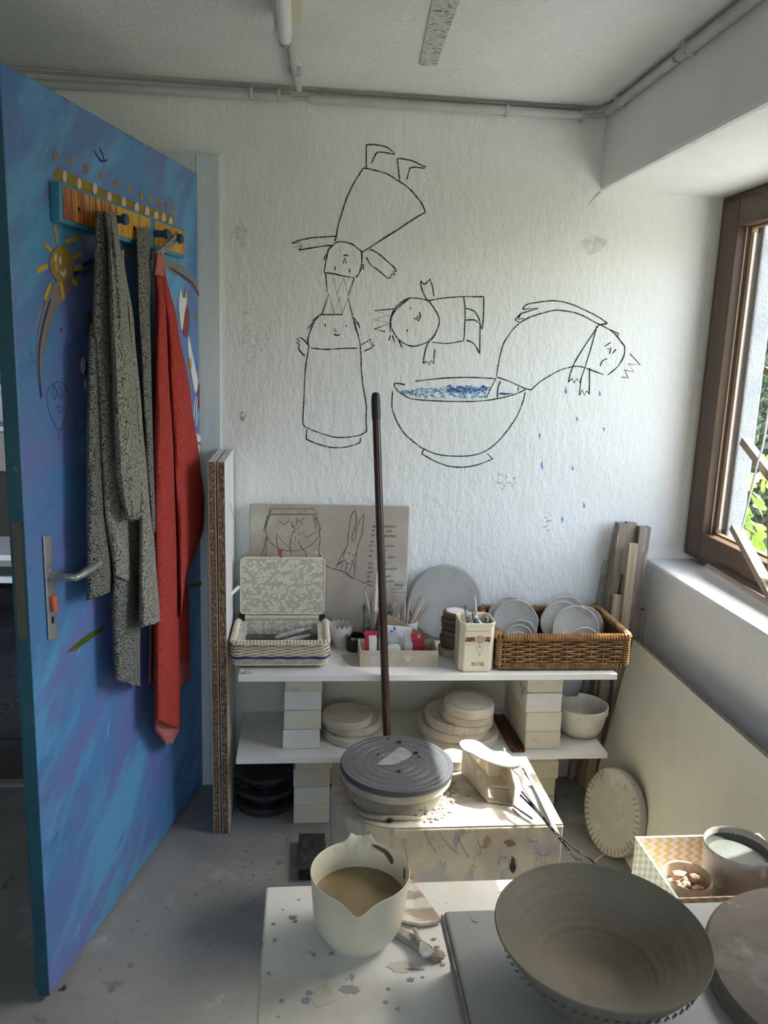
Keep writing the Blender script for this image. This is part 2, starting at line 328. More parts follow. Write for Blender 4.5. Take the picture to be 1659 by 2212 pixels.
m_vine = mat('vine_leaf', (.30,.44,.055), (.17,.30,.04), scale=7, rough=.45, trans=0)
vine = thing('climbing_vine', 'bright green climbing plant with heart shaped leaves outside the window', 'plant', (1.95,3.05,.25))
m_stem = mat('vine_stem', (.12,.17,.05), rough=.8)
lf = None
def heart(s): return [(0,-.05*s),(.18*s,-.16*s),(.40*s,-.06*s),(.42*s,.18*s),(.25*s,.42*s),(0,.72*s),(-.25*s,.42*s),(-.42*s,.18*s),(-.40*s,-.06*s),(-.18*s,-.16*s)]
spots = []
for i in range(60):
    px = rnd.uniform(1588, 1700); py = rnd.choice([rnd.gauss(1020,28), rnd.gauss(1115,45), rnd.gauss(1200,40), rnd.gauss(1060,60)])
    spots.append((PX(px, py, rnd.uniform(1.75, 2.15)), rnd.uniform(.055, .105)))
for k in range(3):
    p0 = Vector((1.95+.06*k, 3.05+.12*k, .25)); q = [p0 + Vector((.03*math.sin(t*2+k), .05*math.cos(t*1.7+k*2), .16*t)) for t in range(8)]
    MB().tube(q, .005, 6).build('stem', m_stem, vine)
for i, (p, s) in enumerate(spots):
    if lf is None:
        h = heart(1.0); bb = MB().add([(x, y, -.12*abs(x)) for x, y in h] + [(0,.25,.06)], [(i_, (i_+1) % 10, 10) for i_ in range(10)])
        me0 = bpy.data.meshes.new('leaf'); me0.from_pydata([tuple(v) for v in bb.v], [], bb.f); me0.materials.append(m_vine); lf = me0
    o = bpy.data.objects.new('leaf', lf); COL.objects.link(o); o.parent = vine; o.location = p - vine.location; o.scale = (s,)*3
    o.rotation_euler = (rnd.uniform(.4,1.5), rnd.uniform(-.5,.5), rnd.uniform(-.6,1.8))
# slatted wooden stick frame hanging at the window
m_lath = mat('lath_wood', (.42,.33,.24), (.30,.22,.15), scale=6, rough=.6, stretch=(1,1,1), bump=.15, bscale=50)
fr = thing('hanging_lath_frame', 'wooden laths tied with white cord in front of the window pane', 'frame', tuple(PX(1659,1262,1.235)))
p1, p2 = PX(1607,952,1.262), PX(1700,1072,1.262); MB().bar(p1, p2, .024, .022, (1,0,0)).build('lath', m_lath, fr, bevel=.002)
p3, p4 = PX(1588,1138,1.235), PX(1712,1368,1.215); MB().bar(p3, p4, .020, .030, (1,0,0)).build('lath', m_lath, fr, bevel=.002)
p5, p6 = PX(1672,1262,1.235), PX(1668,1100,1.25); MB().bar(p5, p6, .022, .022, (1,0,0)).build('lath', m_lath, fr, bevel=.002)
c = [PX(1680,720,1.25), PX(1662,870,1.25), PX(1648,960,1.243), PX(1634,1010,1.235), PX(1608,1120,1.228), PX(1600,1150,1.215)]
MB().tube(spline([tuple(p) for p in c], 5), .0028, 6).build('cord', mat('white_cord', (.75,.73,.68), rough=.9, bump=.6, bscale=400), fr)
MB().bar(PX(1656,800,1.262), PX(1700,822,1.262), .02, .02, (1,0,0)).build('lath', m_lath, fr, bevel=.002)
# ---------------------------------------------------------------- conduits on the ceiling
m_pvc = mat('grey_conduit', (.50,.51,.51), (.44,.44,.43), scale=10, rough=.45)
zc = CE-.032; yc = YB-.016
con = thing('cable_conduit', 'grey plastic cable conduit running along the top of the back wall and beam', 'conduit', (0,yc,zc))
MB().tube([(-1.55,yc,zc-.02),(-.05,yc,zc-.002)], .0125, 12).build('pipe', m_pvc, con)
MB().tube([(.0,yc,zc-.002),(.845,yc,zc+.004)], .0125, 12).build('pipe', m_pvc, con)
pts = spline([(.845,yc,zc+.004),(.875,yc-.004,zc+.005),(.897,yc-.025,zc+.006),(.899,yc-.07,zc+.007)], 6)
MB().tube(pts, .006, 10).build('bare_cable', mat('grey_cable', (.42,.40,.36), rough=.6), con)
MB().tube([(.899,yc-.05,zc+.007),(.899,yc-.5,zc+.008)], .0125, 12).build('pipe', m_pvc, con)
MB().tube([(.899,yc-.52,zc+.008),(.899,-1.9,zc+.01)], .0145, 12).build('pipe', m_pvc, con)
MB().tube([(-.06,yc,zc-.004),(.01,yc,zc-.002)], .006, 8).build('bare_cable', MATS['grey_cable'], con)
MB().tube([(-1.5,YB-.006,CE-.010),(.80,YB-.006,CE-.008),(.88,YB-.012,CE-.006),(.910,YB-.09,CE-.006),(.910,-1.9,CE-.006)], .004, 6).build('thin_cable', MATS['grey_cable'], con)
for x in (-.165, -.085, .60, .835):
    MB().box((x-.005,yc-.0138,zc-.0145),(x+.005,yc+.014,zc+.015)).build('clip', m_pvc, con, bevel=.002)
for y in (2.45, 2.02, 1.5):
    MB().box((.8835,y-.005,zc-.008),(.916,y+.005,zc+.0235)).build('clip', m_pvc, con, bevel=.002)
b = MB(); b.tube(spline([tuple(PZ(624,82,CE-.02)), tuple(PZ(630,120,CE-.015)), tuple(PZ(637,165,CE-.014)), (-.028,YB-.055,CE-.016), (-.027,yc-.024,CE-.020)], 5), .0095, 10)
dr = thing('lamp_conduit', 'short grey conduit linking the tube lamp to the wall conduit', 'conduit', tuple(PZ(637,165,CE-.02)))
b.build('pipe', m_pvc, dr); p = PZ(637,150,CE-.006); MB().box((p.x-.017,p.y-.007,CE-.022),(p.x+.017,p.y+.007,CE)).build('clip', m_pvc, dr, bevel=.002)
# ---------------------------------------------------------------- tube lamp
xl, yl = -.048, 2.06
lamp = thing('tube_lamp', 'unlit fluorescent tube lamp on the ceiling', 'lamp', (xl,1.5,CE))
MB().box((xl-.022,.86,CE-.034),(xl+.036,yl-.035,CE)).build('housing', mat('lamp_housing', (.72,.66,.50), rough=.5), lamp, bevel=.003)
MB().box((xl-.030,.86,CE-.05),(xl-.024,yl-.03,CE-.004)).build('reflector', mat('lamp_metal', (.5,.5,.48), rough=.35, metal=.6), lamp)
MB().tube([(xl-.006,.9,CE-.058),(xl-.006,yl-.02,CE-.058)], .0165, 16).build('tube', mat('lamp_tube', (.83,.83,.80), rough=.25), lamp)
MB().lathe([(.0165,0),(.0172,.002),(.0172,.024),(.0150,.028),(.0150,.034),(.011,.040),(.0,.041)], (xl-.006,yl-.022,CE-.058), 18, Matrix.Rotation(-PI/2,4,'X')).build('end_cap', mat('cap_metal', (.22,.23,.25), (.5,.5,.5), scale=120, rough=.35, metal=.6), lamp)
MB().box((xl-.014,yl-.03,CE-.052),(xl+.010,yl+.005,CE)).build('socket', mat('socket_white', (.7,.69,.65), rough=.5), lamp, bevel=.003)
# ================================================================ WALL DRAWINGS
m_cray = crayon('black_crayon', (.018,.016,.018), 300, .37, .44)
m_blue = crayon('blue_crayon', (.07,.20,.62), 240, .40, .50)
m_blue2 = crayon('light_blue_crayon', (.16,.42,.66), 240, .42, .52)
NB = Vector((0,-1,0))
zA = lambda x, y: (600+x/4.608, 280+y/4.608)
zB = lambda x, y: (600+x/4.608, 560+y/4.608)
zC = lambda x, y: (800+x/2.676, 560+y/2.676)
def strokes(b, conv, lines, w=.0044, smooth=True, surf=None, nrm=NB, lift=.0008):
    for ln in lines:
        pp = [conv(*p) for p in ln]
        if smooth and len(pp) > 2:
            pp = spline(pp, 4)
        pts = [(surf or (lambda x, y: PY(x, y, YB)))(*p) for p in pp]
        # hand wobble
        out = []
        for i, p in enumerate(pts):
            k = noise.noise_vector(p*40)*.0009; out.append(p + Vector((k.x, k.y*abs(nrm.x), k.z)))
        W = [w*(.85+.5*noise.noise(p*60)) for p in out]
        b.ribbon(out, W, nrm, lift)
FIG1S = [[(932,335),(960,280),(990,228),(1080,230),(1145,245),(1160,240),(1130,210),(1085,175),(1010,155),(930,148),(880,155)],
 [(1190,290),(1270,295),(1360,320),(1430,355),(1475,368)], [(1465,385),(1330,378),(1300,440),(1285,495)],
 [(850,385),(790,480),(730,590),(680,700),(630,860),(600,960),(582,1070),(565,1110)],
 [(855,383),(960,405),(1080,440),(1200,510),(1310,590),(1400,690),(1445,760),(1468,820)],
 [(582,1062),(440,1070),(300,1085),(190,1110),(135,1132)], [(210,1200),(330,1180),(450,1160),(550,1150)],
 [(555,1145),(510,1190),(490,1260),(475,1340),(462,1420)], [(555,1140),(620,1115),(740,1140),(790,1180),(835,1225),(835,1340),(815,1420),(780,1470)],
 [(655,1258),(680,1248),(708,1262)], [(480,1240),(460,1300)], [(850,1335),(850,1390)],
 [(920,1190),(1010,1240),(1090,1310),(1155,1370),(1180,1415)], [(1120,1478),(1090,1475),(1000,1400),(930,1350),(880,1270)]]
FIG1H = [[(880,155),(880,375)], [(1190,290),(1215,510)], [(1468,820),(1330,905),(1190,1000),(1060,1080),(930,1165),(840,1220)],
 [(135,1132),(235,1125),(160,1170),(245,1155),(210,1200)], [(572,1360),(574,1400)], [(714,1388),(712,1422)], [(650,1335),(670,1275),(685,1335)],
 [(462,1425),(560,1435),(660,1460),(765,1475),(700,1650),(660,1480),(585,1640),(558,1470),(490,1615),(478,1425)],
 [(1180,1415),(1150,1410),(1165,1450),(1135,1440),(1120,1478)]]
def drawing(label, sets, extra=()):
    b = MB()
    for conv, s, h in sets: strokes(b, conv, s); strokes(b, conv, h, smooth=False)
    o = b.build('wall_drawing', m_cray); tag(o, label, 'drawing', 'crayon drawings on the back wall'); return o
drawing('black crayon drawing of an upside down crowned child in a flared dress', [(zA, FIG1S, FIG1H)])
FIG2S = [[(745,570),(790,720),(820,850),(830,1000),(835,1130),(855,1300),(880,1430),(880,1600),(885,1715)], [(885,1715),(800,1755),(620,1775),(500,1755),(380,1715),(265,1665)],
 [(265,1665),(250,1600),(262,1380),(275,1100),(310,870)], [(430,545),(370,610),(330,700),(300,800),(310,870)], [(755,580),(800,640),(815,690)],
 [(330,885),(470,897),(640,888),(795,886)], [(310,862),(240,785),(190,790)], [(215,845),(215,900),(270,962)], [(565,690),(570,715),(588,718)], [(560,745),(590,758),(615,748)],
 [(283,1790),(400,1840),(520,1870),(640,1875),(740,1855),(820,1825)]]
FIG2H = [[(440,552),(510,340),(560,545),(610,385),(640,550),(700,380),(745,565)], [(440,552),(640,550)], [(430,550),(340,615)], [(370,610),(300,690)], [(760,620),(780,710),(772,630)],
 [(190,790),(215,820),(180,828),(215,845)], [(835,850),(930,795),(920,830),(950,835),(925,845),(960,855),(930,885),(860,915)], [(470,640),(476,672)], [(683,656),(685,672)],
 [(290,1690),(283,1790)], [(820,1825),(825,1780)]]
drawing('black crayon drawing of a tall bottle shaped figure standing below the upside down child', [(zB, FIG2S, FIG2H)])
FIG3S = [[(335,235),(395,330),(390,400),(350,465),(290,495),(235,502),(170,470),(125,400),(120,340),(150,275),(215,228),(270,226),(335,238)], [(225,222),(160,265),(128,310)], [(222,230),(150,290),(118,350),(116,420)],
 [(283,305),(288,335),(275,357)], [(252,340),(266,348),(275,328)], [(330,240),(300,180),(290,125)], [(335,240),(420,225),(530,217),(655,218)], [(655,218),(655,340),(645,405),(630,350),(600,300),(550,283)],
 [(540,217),(548,300),(545,400),(540,470)], [(540,470),(450,487),(355,480)], [(548,352),(600,352),(635,375)], [(555,468),(600,490),(632,545)], [(345,468),(320,520),(305,600)]]
FIG3H = [[(115,440),(108,470)], [(128,440),(140,480)], [(165,470),(183,510)], [(135,287),(25,298),(115,322),(20,350),(115,368),(22,405),(85,418)], [(231,276),(235,288)], [(211,405),(215,417)],
 [(290,125),(310,145),(322,140),(345,115),(360,160),(368,215)], [(635,375),(632,545)], [(305,600),(325,590),(340,610),(350,585),(365,605),(372,520)]]
drawing('black crayon drawing of a round headed crowned child lying sideways', [(zC, FIG3S, FIG3H)])
FIG4S = [[(730,675),(745,580),(770,490),(830,400),(900,345),(1000,310),(1090,295),(1200,315),(1300,365),(1400,420),(1470,505)], [(1470,505),(1465,560),(1430,620),(1370,670)],
 [(1370,370),(1310,330),(1200,275),(1110,247),(1050,240),(960,250),(900,265),(880,290)], [(730,680),(800,705),(890,745),(930,755)], [(930,755),(980,710),(1060,660),(1130,630),(1200,618),(1260,635),(1350,668)],
 [(1320,380),(1260,470),(1190,580),(1160,650),(1145,710)], [(1240,630),(1220,690),(1208,785)], [(1330,618),(1340,590),(1370,575)], [(752,705),(738,745),(735,800)]]
FIG4H = [[(1370,372),(1315,380)], [(1380,405),(1435,430),(1430,445)], [(880,290),(970,283),(870,315),(835,352),(860,362)], [(870,315),(855,350),(885,340)], [(1145,710),(1165,690),(1180,715),(1195,690),(1210,715),(1240,630),(1280,500),(1310,385)],
 [(1208,785),(1225,755),(1238,785),(1250,760),(1265,780),(1268,630)], [(1390,480),(1355,505)], [(1370,520),(1390,510),(1382,548)], [(1420,520),(1400,545)],
 [(1500,545),(1560,610),(1490,605),(1525,650),(1470,640),(1490,685),(1450,680)], [(728,685),(700,740),(672,800)]]
drawing('black crayon drawing of a bent over crowned figure reaching out of the bowl', [(zC, FIG4S, FIG4H)])
FIG5S = [[(260,705),(400,690),(560,682),(720,690)], [(200,725),(140,718),(150,750),(200,790),(270,812),(430,820),(590,822),(720,810),(830,782),(900,752)],
 [(130,760),(125,850),(150,930),(200,1010),(270,1070),(310,1097),(400,1130),(500,1138),(600,1132),(680,1100),(760,1030),(840,920),(880,830),(895,770)], [(297,1125),(370,1165),(450,1195),(530,1202),(610,1190),(708,1155)]]
FIG5H = [[(310,1097),(297,1125)], [(675,1120),(708,1155)], [(855,740),(852,765)]]
bowl_dr = drawing('black crayon drawing of a big footed bowl filled with blue water', [(zC, FIG5S, FIG5H)])
rnd = random.Random(5)
for m_, xr, n in ((m_blue2, (170,660), 150), (m_blue, (430,672), 90)):
    b = MB()
    for i in range(n):
        x = rnd.uniform(*xr); top = 762-27*min(1, (x-160)/260); bot = 770+32*min(1, (x-160)/160); y = rnd.uniform(top, bot if m_ is m_blue2 else top+38)
        strokes(b, zC, [[(x, y), (x+rnd.uniform(8,26), y+rnd.uniform(-12,8)), (x+rnd.uniform(0,22), y+rnd.uniform(-4,14))]], .0034)
    if m_ is m_blue2:
        for i in range(12): strokes(b, zC, [[(745, 772+i), (745+(90-i*3)*rnd.uniform(.7,1), 776+i*.8)]], .003, False)
    tag(b.build('water_scribble', m_, bowl_dr), None, kind='stuff')
wl = ['under the hand of the bent figure','under the chin of the bent figure','in the middle of the row','furthest right','furthest left','upper of the lower left pair','right of the lower left mark','lowest on the right','lowest of all']
for i, (x, y, hh) in enumerate([(1222,843,8),(1295,850,6),(1246,906,6),(1304,928,5),(1166,942,6),(1171,1005,9),(1237,1010,6),(1261,1091,7),(1214,1123,7)]):
    b = MB(); P_ = [PY(x + (3.0*math.cos(t)+.8*math.sin(t))*(.6+.4*math.sin(3*t+i)), y + hh*math.sin(t), YB) for t in [2*PI*k/14 for k in range(14)]]; b.poly(P_, NB, .0008)
    tag(b.build('drawn_drop', m_blue), 'blue crayon water drop on the wall, '+wl[i], 'drawing', 'blue crayon drops on the back wall')
# ================================================================ DOOR
DH = Vector((-.324, YB-.018, 0)); DN = Vector((-.554, 1.677, 0)); DD = (DN-DH).normalized(); DW = .952
NO = Vector((-DD.y, DD.x, 0)); NO = NO if NO.x > 0 else -NO
def dp(s, z, n=0): return DH + DD*s + NO*n + Vector((0,0,z))
def PD(px, py, n=0): return PP(px, py, DH + NO*n, NO)
m_door = mat('blue_brushed_paint', (.075,.22,.46), (.13,.17,.42), scale=3.2, lo=.40, hi=.60, rough=.42, stretch=(1,1,.55), rot=(0,.5,.3), bump=.12, bscale=30, dist=.8,
    spots=[(2.6,.50,.60,(.105,.32,.57),(2.0,2.0,.55),(.75,0,0)), (3.4,.54,.64,(.14,.18,.43),(2.2,2.2,.5),(1.0,0,0)), (4.5,.58,.66,(.06,.165,.42),(2.2,2.2,.45),(1.25,0,0)), (14,.63,.70,(.15,.34,.58),(3,3,.3),(.7,0,0)), (70,.755,.77,(.7,.7,.72))])
m_dooredge = mat('teal_edge_paint', (.022,.095,.14), (.03,.12,.16), scale=6, rough=.5, spots=[(22,.66,.70,(.28,.2,.14))], bump=.2, bscale=40)
door = struct(thing('door_1', None, None, tuple(DH)), 'open blue hand painted door')
b = MB(); b.prism([dp(.0,.012), dp(DW,.012), dp(DW,1.99), dp(0,1.99)], -NO*.028); b.build('leaf', m_door, door, bevel=.003)
b = MB(); b.prism([dp(.015,.012,-.0285), dp(DW-.013,.012,-.0285), dp(DW-.013,1.975,-.0285), dp(.015,1.975,-.0285)], -NO*.016); b.build('rebate_panel', m_dooredge, door, bevel=.003)
b = MB(); b.prism([dp(DW-.0005,.013,-.001), dp(DW+.0015,.013,-.001), dp(DW+.0015,1.989,-.001), dp(DW-.0005,1.989,-.001)], -NO*.026); b.build('edge_band', m_dooredge, door)
m_alu = mat('worn_aluminium', (.46,.46,.45), (.33,.33,.32), scale=14, rough=.38, metal=.75, spots=[(40,.64,.68,(.75,.74,.70))])
m_hole = mat('dark_hole', (.01,.01,.01), rough=.8)
hd = tag(MB().prism([PD(91,1158,.001), PD(109,1157,.001), PD(122,1379,.001), PD(103,1384,.001)], NO*.004).build('lock_plate', m_alu, door, bevel=.002), 'aluminium lock plate')
c0 = PD(111,1244,.005)
MB().tube(spline([tuple(c0), tuple(c0+NO*.045), tuple(c0+NO*.055-DD*.012), tuple(c0+NO*.057-DD*.05+Vector((0,0,.003))), tuple(c0+NO*.052-DD*.118+Vector((0,0,.004)))], 5), [.0085]*12+[.009,.010,.0105,.0105,.010,.010,.009,.008,.005][:9], 12, flat=1.0).build('lever', m_alu, hd)
MB().tube([c0, c0+NO*.012], .013, 14).build('collar', m_alu, hd)
s0 = PD(113,1308,.005); MB().prism([PD(106,1290,.005), PD(116,1283,.005), PD(120,1318,.005), PD(111,1322,.005)], NO*.008).build('turn_knob', mat('orange_red_plastic', (.62,.13,.06), rough=.45), hd, bevel=.002)
MB().prism([PD(111,1333,.0052), PD(116,1331,.0052), PD(117,1345,.0052), PD(112,1347,.0052)], NO*.0006).build('keyhole', m_hole, hd)
cb = PD(111,1244,-.046); MB().tube(spline([tuple(cb), tuple(cb-NO*.05), tuple(cb-NO*.058-DD*.05)], 5), .009, 10).build('outer_lever', m_alu, door)
MB().prism([dp(DW+.0016,.88,-.006), dp(DW+.0016,.88,-.026), dp(DW+.0016,1.13,-.026), dp(DW+.0016,1.13,-.006)], DD*.001).build('lock_case', mat('old_brass', (.16,.14,.11), rough=.5, metal=.5), door)
# painted marks on the door
z1 = lambda x, y: (x/2.765, 100+y/2.765)
z2 = lambda x, y: (x/2.765, 900+y/2.765)
z5 = lambda x, y: (100+x/4.879, 320+y/4.879)
z7 = lambda x, y: (60+x/4.1475, 640+y/4.1475)
def dpoly(nm, conv, pts, m, lift=.0008, smooth=True):
    pp = spline(list(pts)+[pts[0]], 4)[:-1] if smooth else pts
    MB().poly([PD(*conv(*p)) for p in pp], NO, lift).build('painted_'+nm, m, door)
def dell(nm, conv, x, y, a, c_, m, lift=.0008, n=14, tilt=0):
    dpoly(nm, conv, [(x+a*math.cos(2*PI*i/n)+tilt*math.sin(2*PI*i/n), y+c_*math.sin(2*PI*i/n)) for i in range(n)], m, lift, False)
def dstroke(nm, conv, pts, w, m, lift=.0008):
    pp = spline(pts, 5); P = [PD(*conv(*p[:2])) for p in pp]; n = len(P)
    W = [q[2] for q in pp] if len(pts[0]) > 2 else [w*(.6+.4*math.sin(PI*(i+.5)/n)) for i in range(n)]
    MB().ribbon(P, W, NO, lift).build('painted_'+nm, m, door)
m_or = mat('orange_paint', (.50,.26,.03), (.25,.13,.03), scale=60, rough=.5); m_ol = mat('olive_paint', (.22,.155,.012), (.33,.20,.015), scale=25, rough=.45, stretch=(1,1,2))
m_pk = mat('pale_pink_paint', (.66,.52,.46), rough=.5); m_sun = mat('ochre_paint', (.36,.22,.05), (.27,.20,.09), scale=20, rough=.5)
m_yel = mat('yellow_paint', (.60,.36,.05), (.42,.36,.06), scale=30, rough=.5); m_gb = mat('grey_brown_paint', (.20,.19,.20), (.26,.17,.11), scale=12, rough=.5, spots=[(8,.52,.6,(.05,.07,.22))])
m_navy = mat('navy_paint', (.02,.035,.16), rough=.5); m_mar = mat('maroon_paint', (.22,.05,.05), rough=.5); m_wh = mat('white_paint', (.68,.62,.66), rough=.5); m_gr = mat('green_paint', (.06,.10,.01), (.14,.11,.01), scale=18, rough=.5); m_pencil = mat('pencil', (.05,.10,.20), rough=.6)
for x, y, a in ((95,80,22),(252,132,18),(415,220,22),(573,285,17),(730,365,17),(868,428,11),(1000,497,16),(1095,535,16),(1190,575,16),(1258,608,10),(1335,630,13)): dell('dot', z5, x, y, a, 52, m_or)
dpoly('band', z5, [(70,240),(140,208),(650,455),(1050,610),(1340,712),(1352,840),(1310,843),(900,680),(540,512),(330,432),(80,312)], m_ol, .0006, False)
for x, y in ((188,300),(343,378),(508,425),(660,522),(812,575),(948,632),(1058,675),(1155,725),(1233,745),(1306,787)): dell('petal', z5, x, y, 24, 62, m_pk, .0014)
dell('sun', z5, 155, 1215, 125, 188, m_sun, .0016, 26)
for a in ([(110,1000),(100,900),(78,810)], [(190,990),(270,965),(340,945)], [(275,1160),(330,1130),(375,1110)], [(285,1275),(350,1260),(430,1245)], [(50,1085),(20,1050),(-30,1010)], [(10,1240),(-40,1265),(-110,1300)], [(40,1430),(0,1530),(-20,1600)], [(145,1410),(165,1500),(180,1600)], [(265,1390),(320,1440)]): dstroke('ray', z5, a, .012, m_yel, .0012)
dstroke('eye', z5, [(95,1115),(88,1160),(92,1200)], .009, m_pk, .002); dstroke('eye', z5, [(150,1150),(135,1190),(150,1220)], .009, m_pk, .002)
dstroke('nose', z5, [(100,1215),(98,1260),(105,1305)], .012, m_yel, .002); dstroke('smile', z5, [(140,1300),(170,1335),(190,1310),(192,1270)], .009, m_pk, .002)
dstroke('arch', z1, [(243,2080,.002),(232,1930,.018),(245,1780,.030),(270,1650,.038),(310,1530,.04),(380,1430,.045),(470,1360,.03),(560,1300,.022),(700,1250,.02),(860,1240,.02),(1010,1310,.03),(1090,1350,.034),(1140,1400,.03),(1188,1480,.012)], .03, m_gb)
dstroke('arch_edge', z1, [(245,2100),(228,1900),(240,1740),(275,1590),(300,1510)], .007, m_navy, .0012); dstroke('arch_edge', z1, [(440,1370),(500,1310),(560,1275)], .012, m_navy, .0012); dstroke('arch_edge', z1, [(1010,1320),(1100,1380),(1150,1420),(1188,1490)], .008, m_navy, .0012)
dpoly('cow_head', z1, [(1065,1530),(1078,1450),(1090,1500),(1115,1510),(1100,1600),(1085,1700),(1070,1610)], m_wh, .0012); dell('cow_spot', z1, 1108, 1640, 24, 100, m_mar, .001); dpoly('cow_horn', z1, [(1100,1500),(1112,1440),(1118,1505)], m_yel, .001, False)
dpoly('cow_body', z1, [(1125,1720),(1150,1850),(1180,2000),(1165,2070),(1140,1950),(1120,1800)], m_wh, .0012); dell('cow_spot', z1, 1186, 2090, 8, 80, m_mar, .001); dell('cow_spot', z1, 1134, 1900, 9, 40, m_or, .0014)
dstroke('cow_leg', z7, [(1500,900),(1490,1010),(1480,1150)], .008, m_wh, .0012); dstroke('cow_leg', z7, [(1515,900),(1508,1040),(1512,1160)], .008, m_wh, .0012)
dell('flower', z7, 1520, 1268, 26, 40, m_wh, .0012, 10, 10); dell('flower', z7, 1520, 1375, 20, 55, m_wh, .0012); dell('flower_leaf', z7, 1515, 1310, 22, 60, m_gr, .001)
dell('mark', z7, 490, 620, 24, 75, m_wh, .0012); dell('mark', z7, 522, 650, 18, 70, m_navy, .001); dell('mark', z7, 555, 240, 30, 135, mat('brown_paint', (.16,.08,.03), rough=.5), .001); dell('mark', z7, 512, 790, 12, 45, m_wh, .0012)
dell('fleck', z7, 300, 300, 9, 25, m_mar); dell('fleck', z7, 403, 132, 14, 18, m_gb); dell('fleck', z7, 1508, 172, 9, 30, m_ol)
dpoly('leaf', z2, [(395,1415),(440,1365),(520,1300),(640,1240),(600,1285),(520,1345),(450,1395)], m_gr, .001, False); dpoly('leaf', z2, [(1115,1010),(1215,980),(1215,1005),(1120,1028)], m_gr, .001, False)
for ln in ([(175,850),(170,960),(225,1120),(290,1190),(370,960),(340,830),(280,765),(210,800),(175,850)], [(222,860),(240,920),(258,860),(235,800),(222,860)], [(268,860),(285,920),(303,860),(285,800),(268,860)], [(245,1010),(270,980),(310,1010),(290,1050),(265,1010)], [(5,550),(40,520),(10,500),(30,480)], [(330,1150),(285,1220),(275,1310)]):
    dstroke('pencil_line', z7, ln, .0018, m_pencil, .001)
dstroke('arrow', z5, [(500,20),(560,120),(600,137),(640,120)], .006, m_navy); dstroke('arrow', z5, [(555,0),(590,60),(605,135)], .005, m_navy)
# ---------------------------------------------------------------- coat rack
m_teal = mat('teal_rack_paint', (.045,.20,.30), (.06,.27,.40), scale=12, rough=.45)
m_rp = mat('red_orange_stripes', (.30,.06,.02), (.60,.24,.03), scale=26, lo=.50, hi=.62, rough=.45, stretch=(4,4,.25), spots=[(30,.56,.62,(.75,.46,.08),(4,4,.2))])
m_yp = mat('yellow_stripes', (.60,.33,.03), (.42,.17,.03), scale=26, lo=.48, hi=.6, rough=.45, stretch=(4,4,.25))
rack = thing('coat_rack', 'hand painted orange and yellow coat rack screwed to the blue door', 'coat rack', tuple(dp(.48,1.733,0)))
MB().prism([dp(.155,1.731,.0005), dp(.806,1.731,.0005), dp(.806,1.811,.0005), dp(.155,1.811,.0005)], NO*.022).build('board', m_teal, rack, bevel=.003)
for s0_, s1_, m_ in ((.795,.56,m_rp), (.56,.385,m_yp), (.355,.160,m_yp)):
    MB().prism([dp(s1_,1.740,.0226), dp(s0_,1.740,.0226), dp(s0_,1.804,.0226), dp(s1_,1.804,.0226)], NO*.002).build('painted_panel', m_, rack, bevel=.001)
for s_ in (.735, .475, .20): MB().tube([dp(s_,1.768,.0245), dp(s_,1.768,.0258)], .0045, 10).build('screw_hole', m_hole, rack)
for s_ in (.585, .352, .262):
    MB().lathe([(.010,0),(.0095,.014),(.0085,.022),(.0115,.025),(.0130,.030),(.0120,.036),(.006,.039),(0,.0395)], dp(s_,1.771,.0245), 16, NO.to_track_quat('Z','Y').to_matrix().to_4x4()).build('peg', mat('dark_teal_peg', (.03,.08,.11), rough=.4), rack)
# ---------------------------------------------------------------- cardigan and towel
def drape(mb, left, right, y0, y1, off, bulge, ny=34, nx=12, back=.004, hem=None, curl=0, folds=0, ph=0):
    """hanging fold: left/right are lists of (y,x) photo points on the door; rounded outwards"""
    def at(L_, y):
        for i in range(len(L_)-1):
            if L_[i][0] <= y <= L_[i+1][0]:
                t = (y-L_[i][0])/(L_[i+1][0]-L_[i][0]); t = t*t*(3-2*t)*.5 + t*.5; return L_[i][1] + (L_[i+1][1]-L_[i][1])*t
        return L_[0][1] if y < L_[0][0] else L_[-1][1]
    v = []; fs = []; rows = []
    for j in range(ny+1):
        t = j/ny; y = y0 + (y1-y0)*t; xl_, xr_ = at(left, y), at(right, y); row = []
        o_ = off if not callable(off) else off(t)
        for i in range(nx+1):
            a = i/nx; yy = y + (hem(a) if hem else 0)*max(0, (t-.75)/.25)
            h = math.sqrt(max(0, 1-(2*a-1)**2)); h = h**.8
            k = bulge*h*(1 + folds*math.cos(2*PI*a*2.5 + ph)*.5) + .0025*noise.noise(Vector((a*4+ph*3, t*9, ph)))
            tp = min(1, t*9 + .35)
            if t > .9: yy += (t-.9)*10*5*noise.noise(Vector((a*5, ph*7, 1)))
            row.append(PD(xl_ + (xr_-xl_)*a, yy, o_ + k*tp))
        # close behind
        row += [PD(xr_ - (xr_-xl_)*i/nx, y + (hem(1-i/nx) if hem else 0)*max(0, (t-.75)/.25), o_ - back) for i in range(nx+1)]
        rows.append(row)
    n = 2*(nx+1)
    for r_ in rows: v += r_
    for j in range(ny):
        for i in range(n): k = (i+1) % n; fs.append((j*n+i, j*n+k, (j+1)*n+k, (j+1)*n+i))
    fs += [tuple(range(n)), tuple(reversed(range(ny*n, ny*n+n)))]
    return mb.add(v, fs, True)
m_knit = mat('marl_knit', (.40,.385,.33), (.04,.04,.038), scale=300, lo=.48, hi=.60, rough=1, stretch=(1.2,1.2,.55), detail=2, bump=1.0, bscale=260, bstretch=(1.2,1.2,.6), spec=.1)
m_knitd = mat('marl_rib_knit', (.33,.325,.29), (.045,.045,.042), scale=330, lo=.43, hi=.58, rough=1, stretch=(.6,.6,1.2), detail=2, bump=1.0, bscale=280, bstretch=(.6,.6,1.4), spec=.1)
car = thing('knitted_cardigan', 'grey marled knit cardigan hanging from the coat rack on the blue door', 'cardigan', tuple(PD(250,1480,.05)))
